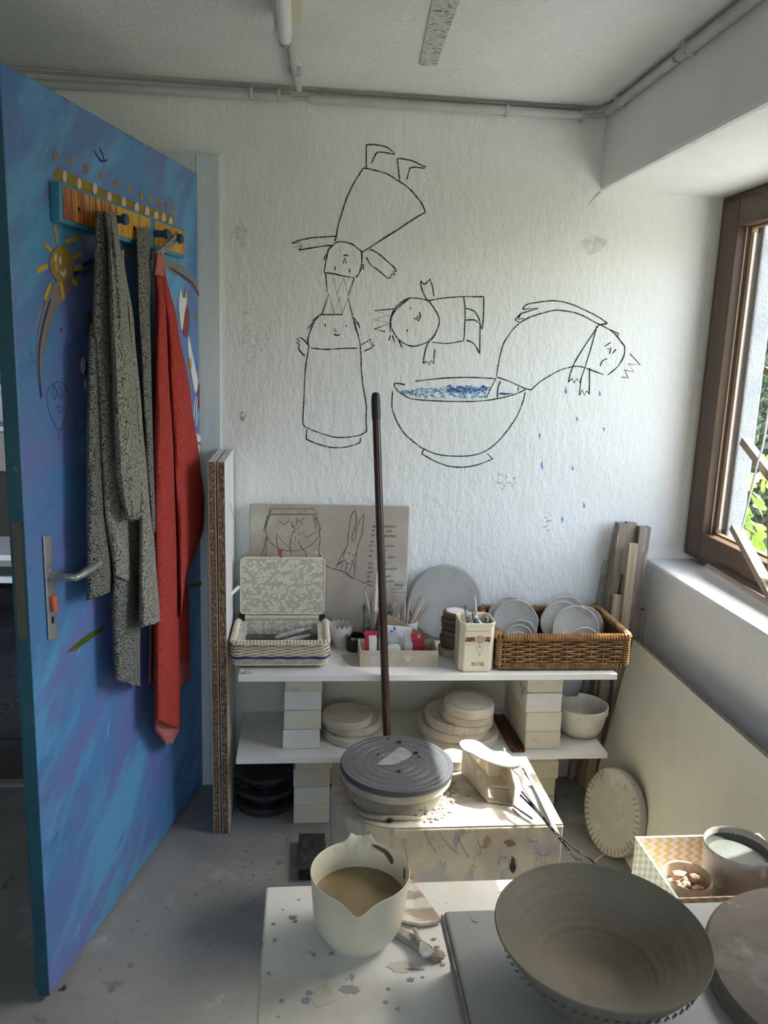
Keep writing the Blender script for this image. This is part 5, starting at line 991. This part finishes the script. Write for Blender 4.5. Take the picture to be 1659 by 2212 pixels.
MB().prism([FL, BL, BL+hh*1.05, FL+Vector((0,.035,0))+hh*.75, FL+hh*.22], tk).build('cheek_plate', m_ped, ped)
MB().prism([FR, BR, BR+hh, FR+Vector((.004,.06,0))+hh*.95, FR+Vector((.003,.01,0))+hh*.6, FR+hh*.25], -tk).build('cheek_plate', m_ped, ped)
MB().prism([FL, FR, BR, BL], (0,0,.002)).build('base_plate', m_ped, ped)
MB().prism([BL+Vector((.004,-.01,0)), BR+Vector((-.004,-.01,0)), BR+Vector((-.004,-.01,0))+hh*.9, BL+Vector((.004,-.01,0))+hh*.9], (0,.003,0)).build('rear_plate', m_ped, ped)
mid = (FL+BR)/2; MB().box((mid.x-.020,mid.y+.005,mid.z+.030),(mid.x+.018,mid.y+.05,mid.z+.072)).build('potentiometer_block', m_ped, ped, bevel=.003)
MB().tube([mid+Vector((-.012,.02,.065)), mid+Vector((-.014,.02,.098))], .004, 8).build('pivot_pin', m_ped, ped); MB().tube([FL+Vector((.006,.03,.03)), FR+Vector((-.006,.03,.03))], .004, 8).build('axle', m_wire, ped)
A = [PZ(*zg(600,306), .470), PZ(*zg(720,400), .468), PZ(*zg(845,515), .452), PZ(*zg(960,700), .432), PZ(*zg(1138,1095), .382), PZ(*zg(1170,1180), .376), PZ(*zg(1030,1030), .385), PZ(*zg(880,800), .410), PZ(*zg(780,640), .430), PZ(*zg(735,520), .452), PZ(*zg(650,440), .468)]
b = MB(); lo_ = [A[0],A[10],A[9],A[8],A[7],A[6],A[5]]; hi_ = [A[0]+Vector((.004,0,0)),A[1],A[2],A[2]*.4+A[3]*.6,A[3],A[3]*.4+A[4]*.6,A[4]]
v = lo_ + hi_ + [p-Vector((0,0,.004)) for p in lo_ + hi_]; n = 7
fs = [(i, i+1, n+i+1, n+i) for i in range(n-1)] + [(2*n+i, 3*n+i, 3*n+i+1, 2*n+i+1) for i in range(n-1)] + [(i, 2*n+i, 2*n+i+1, i+1) for i in range(n-1)] + [(n+i, n+i+1, 3*n+i+1, 3*n+i) for i in range(n-1)] + [(0, n, 3*n, 2*n), (n-1, 3*n-1, 4*n-1, 2*n-1)]
b.add(v, fs, True); b.build('lever_arm', m_pedw, ped)
b = MB(); b.tube([A[1]*.5+A[2]*.5+Vector((0,0,.003)), A[3]*.5+A[7]*.5+Vector((.004,0,.003)), A[4]*.5+A[6]*.5+Vector((0,0,.004))], .0018, 6); b.build('arm_rib', m_pedw, ped)
cab = thing('chrome_cable', 'pair of shiny cables running from the pedal down behind the bowl', 'cable', (.8,1.78,.1))
m_chr = mat('chrome_cable', (.25,.25,.26), (.03,.03,.03), scale=30, lo=.5, hi=.55, rough=.15, metal=.9)
for a in ([(770,690,.43),(960,920,.415),(1100,1090,.395),(1300,1260,.34),(1540,1480,.23)], [(755,725,.425),(920,890,.412),(1080,1080,.395),(1290,1340,.33),(1400,1465,.265)], [(690,835,.376),(790,905,.379),(880,965,.378)]):
    q = [tuple(PZ(*zg(x, y), z_)) for x, y, z_ in a]
    if a[0][0] != 690: q += [(q[-1][0]+.06, q[-1][1]-.05, .06), (q[-1][0]+.09, q[-1][1]-.03, .004)]
    MB().tube(spline(q, 6), .0027, 8).build('cable', m_chr, cab)
# ================================================================ TABLE AND FOREGROUND
TZ = .50
m_tab = mat('white_table_paint', (.72,.715,.69), (.66,.65,.62), scale=4, rough=.45, spots=[(4,.56,.68,(.60,.56,.48)), (7,.60,.68,(.52,.48,.40)), (22,.65,.67,(.34,.33,.32)), (60,.72,.75,(.25,.22,.19)), (13,.66,.70,(.72,.71,.70))])
tb = thing('work_table', 'low white painted work table with clay stains', 'table', (.48,.95,0))
MB().box((-.055,.48,TZ-.024),(1.035,1.360,TZ)).build('table_top', m_tab, tb, bevel=.004)
m_leg = mat('white_leg', (.62,.61,.58), rough=.5)
for x, y in ((-.02,.53),(.955,.53),(-.02,1.27),(.955,1.27)): MB().box((x,y,0),(x+.05,y+.05,TZ-.024)).build('leg', m_leg, tb, bevel=.003)
for a, c in (((.03,1.285,.40),(.955,1.305,TZ-.024)), ((.03,.545,.40),(.955,.565,TZ-.024))): MB().box(a, c).build('apron', m_leg, tb)
# grey riser bench
RZ = .60
m_grey2 = mat('grey_bench_paint', (.37,.37,.36), (.34,.34,.33), scale=3, rough=.5, spots=[(60,.74,.77,(.16,.15,.14)), (12,.68,.74,(.52,.51,.49))])
m_edge = mat('chipped_edge', (.16,.155,.15), (.30,.29,.27), scale=26, rough=.8, bump=.5, bscale=60)
rs_ = thing('riser_bench', 'grey painted low bench standing on the white table', 'bench', (.63,.82,TZ))
MB().box((.243,.50,RZ-.020),(1.03,1.150,RZ)).build('top_board', m_grey2, rs_, bevel=.006, bseg=3)
MB().box((.238,.50,RZ-.022),(.2425,1.146,RZ-.004)).build('edge_band', m_edge, rs_, bevel=.0015)
for x in (.255,1.0): MB().box((x,.51,TZ+.0005),(x+.02,1.13,RZ-.020)).build('side_panel', m_grey2, rs_)
for x, y in ((1388,1986),(1000,2059)):
    pass
p = PZ(1027,1987,RZ); MB().tube([p, p+Vector((0,0,.0012))], .006, 14).build('screw_plug', m_grey2, rs_)
# jug
m_jug = mat('cream_plastic', (.74,.685,.54), (.68,.625,.48), scale=3, rough=.38, spots=[(10,.69,.72,(.20,.14,.09)), (18,.70,.73,(.42,.36,.27))])
jc = Vector((.110,1.226,TZ)); jug = thing('mixing_jug', 'cream plastic jug with a pouring lip half full of murky water', 'jug', tuple(jc))
prof = [(0,.004),(.050,.004),(.052,.0),(.056,.0),(.060,.006),(.072,.024),(.079,.05),(.082,.085),(.0845,.120),(.0855,.1225),(.0845,.1245),(.0825,.1225),(.080,.085),(.077,.05),(.070,.026),(.056,.010),(0,.008)]
seg = 88; b = MB(); b.lathe(prof, jc, seg)
sa, ha = math.radians(-96), math.radians(86)   # spout to the viewer, broken handle at the back
for j in range(seg):
    a = 2*PI*j/seg
    ds = abs((a-sa+PI) % (2*PI)-PI); dh = abs((a-ha+PI) % (2*PI)-PI)
    for i, (r_, z_) in enumerate(prof):
        v = b.v[j*len(prof)+i]; k = max(0, (z_-.055)/.0695)**1.5 if z_ > .055 else 0
        if ds < .62:
            f_ = (.5+.5*math.cos(PI*ds/.62)); f_ = f_**1.4; v.x += math.cos(sa)*.017*f_*k; v.y += math.sin(sa)*.017*f_*k; v.z -= .013*f_*k
            sd_ = ((a-sa+PI) % (2*PI)-PI); v.x += -math.sin(sa)*(-sd_)*.022*k*(.5+.5*math.cos(PI*ds/.62)); v.y += math.cos(sa)*(-sd_)*.022*k*(.5+.5*math.cos(PI*ds/.62))
        if dh < .36 and z_ > .11: v.z += .004*(1-(dh/.36)**2) + .011*math.exp(-((dh-.20)/.075)**2); v.x += math.cos(ha)*.010*(1-dh/.36); v.y += math.sin(ha)*.010*(1-dh/.36)
b.build('shell', m_jug, jug)
wm = mat('murky_water', (.21,.16,.085), (.25,.19,.105), scale=6, rough=.08, spec=.5)
MB().lathe([(0,0),(.0795,0),(.0795,.001),(0,.001)], jc+Vector((0,0,.074)), 64).build('water', wm, jug)
m_stain = mat('brown_clay_stain', (.115,.075,.045), (.16,.11,.07), scale=30, rough=.8)
def wallpatch(nm, pts, z_lo, m):
    """patch clinging to the inner wall of the jug: (angle deg, height)"""
    P_ = []
    for a, z_ in spline(list(pts)+[pts[0]], 4)[:-1]:
        r_ = .0772 + .0052*(z_-.05)/.0725; P_.append(jc + Vector((r_*math.cos(math.radians(a))*.985, r_*math.sin(math.radians(a))*.985, z_)))
    c_ = sum(P_, Vector())/len(P_); c_ = jc + Vector(((c_-jc).x*1.0, (c_-jc).y*1.0, (c_-jc).z)); n = len(P_)
    MB().add(P_+[c_], [(i, (i+1) % n, n) for i in range(n)]).build(nm, m, jug)
wallpatch('stain', [(72,.119),(66,.121),(58,.120),(48,.117),(40,.110),(38,.102),(41,.097),(44,.104),(50,.108),(58,.112),(66,.115)], 0, m_stain)
wallpatch('stain', [(14,.114),(10,.112),(8,.100),(10,.094),(13,.102)], 0, m_stain)
# scallop shell palette, knife and scraper beside the jug
zj = lambda x, y: (560+x/3.016, 1780+y/3.016)
m_shell = mat('clay_smeared_white', (.64,.60,.55), (.36,.29,.23), scale=22, lo=.47, hi=.55, rough=.8, stretch=(.6,1.6,1))
pts = [PZ(*zj(*p), TZ+.004) for p in ((960,370),(1000,385),(1185,640),(1150,655),(1050,668),(960,650),(905,630),(900,470))]
b = MB(); c_ = sum(pts, Vector())/len(pts) - Vector((0,0,.003)); n = len(pts); top = [p+Vector((0,0,.006)) for p in pts]; tc_ = c_+Vector((0,0,.004))
b.add(pts + top + [c_, tc_], [((i+1) % n, i, 2*n) for i in range(n)] + [(n+i, n+(i+1) % n, 2*n+1) for i in range(n)] + [(i, (i+1) % n, n+(i+1) % n, n+i) for i in range(n)])
tag(b.build('plastic_scoop', m_shell), 'triangular white scoop smeared with brown clay beside the jug', 'scoop')
tg2 = thing('clay_paddle', 'grey clay crusted wooden paddle lying beside the jug', 'paddle', tuple(PZ(*zj(1000,760), TZ)))
MB().bar(PZ(*zj(890,690), TZ+.007), PZ(*zj(1110,835), TZ+.007), .019, .012).build('blade', mat('grey_crusted_wood', (.24,.22,.19), (.36,.34,.30), scale=22, rough=.9, bump=.4, bscale=80), tg2, bevel=.003)
MB().lump(PZ(*zj(1155,850), TZ+.008), .0145, (1.2,.9,.6), 3).build('knob', mat('tan_clay', (.33,.25,.18), rough=.9), tg2)
tg3 = thing('clay_spoon', 'short clay covered spoon resting across the paddle', 'spoon', tuple(PZ(*zj(1080,830), TZ+.016)))
MB().tube([PZ(*zj(1012,685), TZ+.018), PZ(*zj(1045,770), TZ+.0175)], [.004,.005], 8).build('handle', m_tg, tg3)
q = [PZ(*zj(*p), TZ+.0165) for p in ((1045,765),(1065,775),(1145,840),(1100,872),(1060,878),(1037,840))]; MB().prism(q, (0,0,.004)).build('blade', m_tg, tg3, bevel=.0015)
g_ = 'clay crumbs on the white table'
m_cr2 = mat('grey_clay_bit', (.30,.25,.20), (.42,.38,.33), scale=60, rough=.9)
for i, (x, y, s_) in enumerate(((222,605,1.3),(235,632,1.0),(260,492,.6),(1155,800,.9),(1135,750,.9),(1195,915,.9),(988,1015,.8),(1065,997,.6),(155,555,.5),(95,650,.7),(145,1150,.8),(825,1160,.8),(840,1075,.6),(125,1255,.5),(470,848,1.0),(355,850,.9))):
    tag(MB().lump(PZ(*zj(x, y), TZ+.0012*s_), .0040*s_, (1.5,1,.35)).build('clay_bit', m_cr2), 'small dried clay bit lying on the white table', 'crumb', g_)
m_flat = mat('dried_grey_slip', (.30,.30,.31), (.36,.36,.37), scale=20, rough=.9)
def splat(label, cx_, cy_, a, c__, seed):
    rs2 = random.Random(seed); P_ = [PZ(*zj(cx_+a*(1+rs2.uniform(-.35,.35))*math.cos(t), cy_+c__*(1+rs2.uniform(-.35,.35))*math.sin(t)), TZ) for t in [2*PI*i/18 for i in range(18)]]
    tag(MB().prism(P_, (0,0,.0008)).build('slip_splash', m_flat if seed < 50 else mat('cream_slip', (.56,.53,.47), rough=.9)), label, 'splash', 'dried slip splashes on the white table')
splat('long grey slip splash at the front of the white table', 590,1080,62,32,1); splat('grey slip splash left of the long one', 325,1100,24,16,2); splat('grey slip splash at the front left of the table', 305,1152,30,22,3); splat('round grey slip splash right of the jug front', 988,1016,24,16,4); splat('cream ring stain in front of the paddle', 915,930,80,38,60); splat('cream stain between the grey splashes', 410,1140,70,50,61); splat('grey streak beside the cream ring', 1010,948,62,7,5)
# bowl
m_clay = mat('raw_clay_bowl', (.235,.203,.158), (.205,.176,.137), scale=4, rough=.72, bump=.10, bscale=8, bstretch=(1,1,14))
bc = Vector((.431,.962,RZ+.0006)); prof = [(0,.010),(.048,.010),(.052,0),(.060,0),(.064,.004)]
for i in range(1, 15):
    t = i/14; prof.append((.064+(.149-.064)*t**.78, .006+.100*t**1.05 + .0))
prof += [(.1497,.1075),(.1482,.1092),(.1465,.1080)]
for i in range(40, 0, -1):
    t = i/40; prof.append((.034+(.1455-.034)*t**.80 + .00045*math.sin(i*1.25+math.sin(i*.7)*1.5)*(1 if 8 < i < 36 else .3) + (.0012 if i in (9,13) else 0), .016+.090*t**1.12))
prof += [(.031,.0158),(.027,.0153),(.022,.0158),(.018,.0152),(.010,.0156),(0,.0154)]
bw = thing('clay_bowl', 'large unfired brown clay bowl on the grey bench', 'bowl', tuple(bc))
MB().lathe(prof, bc, 110).build('shell', m_clay, bw)
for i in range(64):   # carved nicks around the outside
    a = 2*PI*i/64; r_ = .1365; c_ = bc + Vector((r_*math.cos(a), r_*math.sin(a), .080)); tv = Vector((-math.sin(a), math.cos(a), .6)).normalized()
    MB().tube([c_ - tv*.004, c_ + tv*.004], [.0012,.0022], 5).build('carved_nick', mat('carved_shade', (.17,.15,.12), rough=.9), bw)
# brown round bat with a blue pot
m_bat2 = mat('brown_stone_bat', (.155,.13,.11), (.215,.185,.155), scale=6, lo=.42, hi=.6, rough=.85, bump=.3, bscale=50, spots=[(5,.56,.66,(.27,.255,.225)), (14,.66,.72,(.42,.39,.35)), (8,.60,.68,(.12,.09,.075))])
ct = Vector((.815,.935,RZ+.0006)); MBt = MB().lathe([(0,0),(.205,0),(.210,.004),(.210,.024),(.205,.030),(0,.030)], ct, 80, None, .006)
tag(MBt.build('round_bat', m_bat2), 'large brown round bat beside the clay bowl at the right edge', 'bat')
tag(MB().lathe([(0,0),(.040,0),(.046,.006),(.050,.06),(.049,.064),(.046,.060),(.042,.010),(0,.008)], ct+Vector((.020,.062,.0302)), 36).build('blue_pot', mat('dark_blue_glaze', (.01,.018,.06), rough=.3)), 'dark blue pot on the brown bat at the right edge of the photo', 'pot') if False else None
# patterned box with containers
def chevron(name, ca, cb, ax, k=34, per=60):
    m = mat(name, ca, rough=.7); N = m.node_tree.nodes; L = m.node_tree.links; tc = N.new('ShaderNodeTexCoord'); sp = N.new('ShaderNodeSeparateXYZ'); L.new(tc.outputs['Object'], sp.inputs[0])
    def mth(op, a, b_=None):
        n = N.new('ShaderNodeMath'); n.operation = op
        for i, v in enumerate((a, b_)):
            if v is None: continue
            if isinstance(v, (int, float)): n.inputs[i].default_value = v
            else: L.new(v, n.inputs[i])
        return n.outputs[0]
    tri = mth('PINGPONG', mth('MULTIPLY', sp.outputs[2], per), .5); s_ = mth('ADD', mth('MULTIPLY', sp.outputs[ax], k), tri); fr_ = mth('FRACT', mth('ADD', s_, 50)); gt = mth('GREATER_THAN', fr_, .5)
    mx_ = N.new('ShaderNodeMix'); mx_.data_type = 'RGBA'; mx_.inputs[6].default_value = (*ca,1); mx_.inputs[7].default_value = (*cb,1); L.new(gt, mx_.inputs[0]); L.new(mx_.outputs[2], N['Principled BSDF'].inputs['Base Color']); return m
m_cvb = chevron('pink_gold_chevron', (.80,.55,.54), (.56,.46,.22), 0, 46, 70); m_cvl = chevron('pale_gold_chevron', (.82,.82,.80), (.60,.58,.33), 1, 46, 70)
bx = thing('patterned_box', 'open paper box with pink and gold zigzag pattern holding two pots', 'box', (.775,1.26,TZ))
X0, X1, Y0, Y1, BT_ = .653, .905, 1.168, 1.346, TZ+.092
m_pw = mat('white_paper_edge', (.78,.78,.77), rough=.6)
MB().box((X0,Y1-.003,TZ+.001),(X1,Y1,BT_)).build('back_side', m_cvb, bx); MB().box((X0,Y0,TZ+.001),(X0+.003,Y1-.003,BT_)).build('left_side', m_cvl, bx); MB().box((X1-.003,Y0,TZ+.001),(X1,Y1-.003,BT_)).build('right_side', m_cvl, bx)
MB().box((X0+.003,Y0,TZ+.001),(X1-.003,Y0+.003,BT_)).build('front_side', m_cvb, bx); MB().box((X0+.003,Y0+.003,TZ+.001),(X1-.003,Y1-.003,TZ+.004)).build('bottom', m_pw, bx)
b = MB(); b.box((X0-.0008,Y1-.0035,BT_),(X1+.0008,Y1+.0008,BT_+.0012)).box((X0-.0008,Y0,BT_),(X0+.0035,Y1-.0035,BT_+.0012)).box((X1-.0035,Y0,BT_),(X1+.0008,Y1-.0035,BT_+.0012)); b.build('rim', m_pw, bx)
m_jar = mat('clay_stained_jar', (.56,.49,.40), (.42,.34,.25), scale=10, rough=.6, stretch=(1,1,2), spots=[(16,.62,.67,(.30,.22,.15))])
jc2 = Vector((.702,1.230,TZ+.004)); tag(MB().lathe([(0,0),(.040,0),(.042,.004),(.042,.062),(.0440,.064),(.0440,.068),(.042,.070),(.0435,.073),(.0435,.086),(.0425,.088),(.0405,.086),(.0395,.05),(.0390,.006),(0,.005)], jc2, 44).build('plastic_jar', m_jar), 'small beige jar filled with clay lumps in the patterned box', 'jar')
m_lump = mat('pink_clay_lump', (.50,.34,.25), (.38,.25,.18), scale=30, rough=.95, bump=.3, bscale=90); rl = random.Random(4)
tag(MB().lathe([(0,.0),(.0385,0),(.0385,.052),(.02,.058),(0,.060)], jc2+Vector((0,0,.006)), 28, None, .0).build('clay_filling', m_lump), 'crumbled clay filling the beige jar', 'clay', None, 'stuff')
for i in range(26):
    a = rl.uniform(0,2*PI); r_ = rl.uniform(0,.030); s_ = rl.uniform(.0035,.0065)
    tag(MB().lump(jc2+Vector((r_*math.cos(a), r_*math.sin(a), .066+(.03-r_)*.12+s_*.3)), s_, (1.1,1,.85)).build('clay_lump', m_lump), 'small pinkish clay lump heaped in the beige jar', 'clay lump', 'clay lumps in the beige jar')
tag(MB().lump(jc2+Vector((-.010,.012,.080)), .0125, (1.2,1,.8), 12).build('clay_lump', m_lump), 'biggest pinkish clay lump on top of the beige jar', 'clay lump', 'clay lumps in the beige jar')
tag(MB().lump(jc2+Vector((.017,.004,.078)), .0100, (1,1,.9), 5).build('clay_lump', m_lump), 'second biggest clay lump at the right in the beige jar', 'clay lump', 'clay lumps in the beige jar')
m_buck = mat('slip_crusted_pot', (.46,.42,.37), (.30,.255,.215), scale=9, rough=.65, stretch=(1,1,.7), spots=[(13,.60,.65,(.60,.58,.54)), (9,.62,.68,(.20,.16,.13))])
bc2 = Vector((.812,1.262,TZ+.004)); pot = thing('slip_pot', 'large clay crusted pot of grey slip in the patterned box', 'pot', tuple(bc2))
MB().lathe([(0,0),(.050,0),(.053,.004),(.060,.112),(.0615,.114),(.0615,.122),(.0600,.124),(.0580,.121),(.0535,.03),(0,.02)], bc2, 52).build('shell', m_buck, pot)
MB().lathe([(0,.0),(.0575,.0),(.0583,.018),(.0570,.010),(.050,.003),(0,.002)], bc2+Vector((0,0,.098)), 44, None, .0).build('slip', mat('grey_green_slip', (.065,.072,.062), (.10,.105,.095), scale=9, rough=.6, bump=.4, bscale=40), pot)
# floor debris
b = MB(); rs3 = random.Random(31)
for i in range(260):
    k = rs3.random()
    if k < .45: px, py = rs3.gauss(600,60), rs3.gauss(1850,45)
    elif k < .7: px, py = rs3.gauss(1235,40), rs3.gauss(1800,45)
    else: px, py = rs3.uniform(200,640), rs3.uniform(1800,2200)
    p = PZ(px, py, .001)
    if p.x > 1.0 or p.y > 2.3 or p.y < 1.2 or (p.x-DH.x)*NO.x+(p.y-DH.y)*NO.y < .03: continue
    b.lump((p.x,p.y,.001), rs3.uniform(.0008,.0028), (1.5,1,.4))
tag(b.build('clay_debris', mat('floor_crumbs', (.13,.12,.11), (.32,.31,.29), scale=30, rough=.95)), 'scattered clay crumbs on the concrete floor', 'debris', None, 'stuff')
tag(MB().lump(PZ(139,2133,.005), .006, (1,1,.9), 8).build('pebble', m_crumb), 'small dark pebble on the floor at the foot of the door', 'pebble')
tag(MB().tube(spline([tuple(PZ(1262,1880,.002)), tuple(PZ(1300,1850,.002)), tuple(PZ(1310,1842,.002))], 4), .004, 6).build('white_lath', m_bone), 'short pale stick on the floor under the plaster disc', 'stick')
# ================================================================ HALL OBJECTS
m_wst = mat('white_stool', (.62,.62,.60), rough=.5)
p = PZ(38,1385,0); stool = thing('white_stool', 'white wooden stool in the dark hall behind the door', 'stool', (p.x-.14,p.y+.17,0))
for dx in (-.16,.14):
    for dy in (-.17,.13): MB().box((p.x-.14+dx,p.y+.17+dy,0),(p.x-.10+dx,p.y+.21+dy,.42)).build('leg', m_wst, stool, bevel=.003)
MB().box((p.x-.33,p.y-.02,.42),(p.x+.06,p.y+.37,.45)).build('seat', m_wst, stool, bevel=.004)
for dy in (-.16,.14): MB().box((p.x-.28,p.y+.17+dy,.30),(p.x+.02,p.y+.19+dy,.33)).build('stretcher', m_wst, stool)
cabt = thing('hall_cabinet', 'pale cabinet standing against the hall wall behind the door', 'cabinet', (-2.2,5.2,0))
m_cab = mat('pale_cabinet', (.34,.31,.26), rough=.6)
MB().box((-2.52,4.85,.72),(-1.5,5.45,.95)).build('drawer_front', m_cab, cabt, bevel=.004); MB().box((-2.52,4.83,.955),(-1.48,5.47,.985)).build('worktop', m_wst, cabt, bevel=.003); MB().box((-2.52,5.05,1.25),(-1.5,5.45,1.28)).build('upper_shelf', m_cab, cabt); MB().box((-2.52,4.9,.02),(-1.5,5.45,.72)).build('carcass', mat('dark_carcass', (.05,.045,.04), rough=.7), cabt)
for i, (x, h) in enumerate(((-2.0,.16),(-1.82,.22),(-1.66,.13))): tag(MB().lathe([(0,0),(.05,0),(.06,.02),(.062,h*.7),(.03,h*.85),(.03,h),(0,h)], (x,5.15,.986), 20).build('hall_vase', m_wst), 'white vase, '+ORD[i]+' from the left on the hall cabinet', 'vase', 'vases on the hall cabinet')
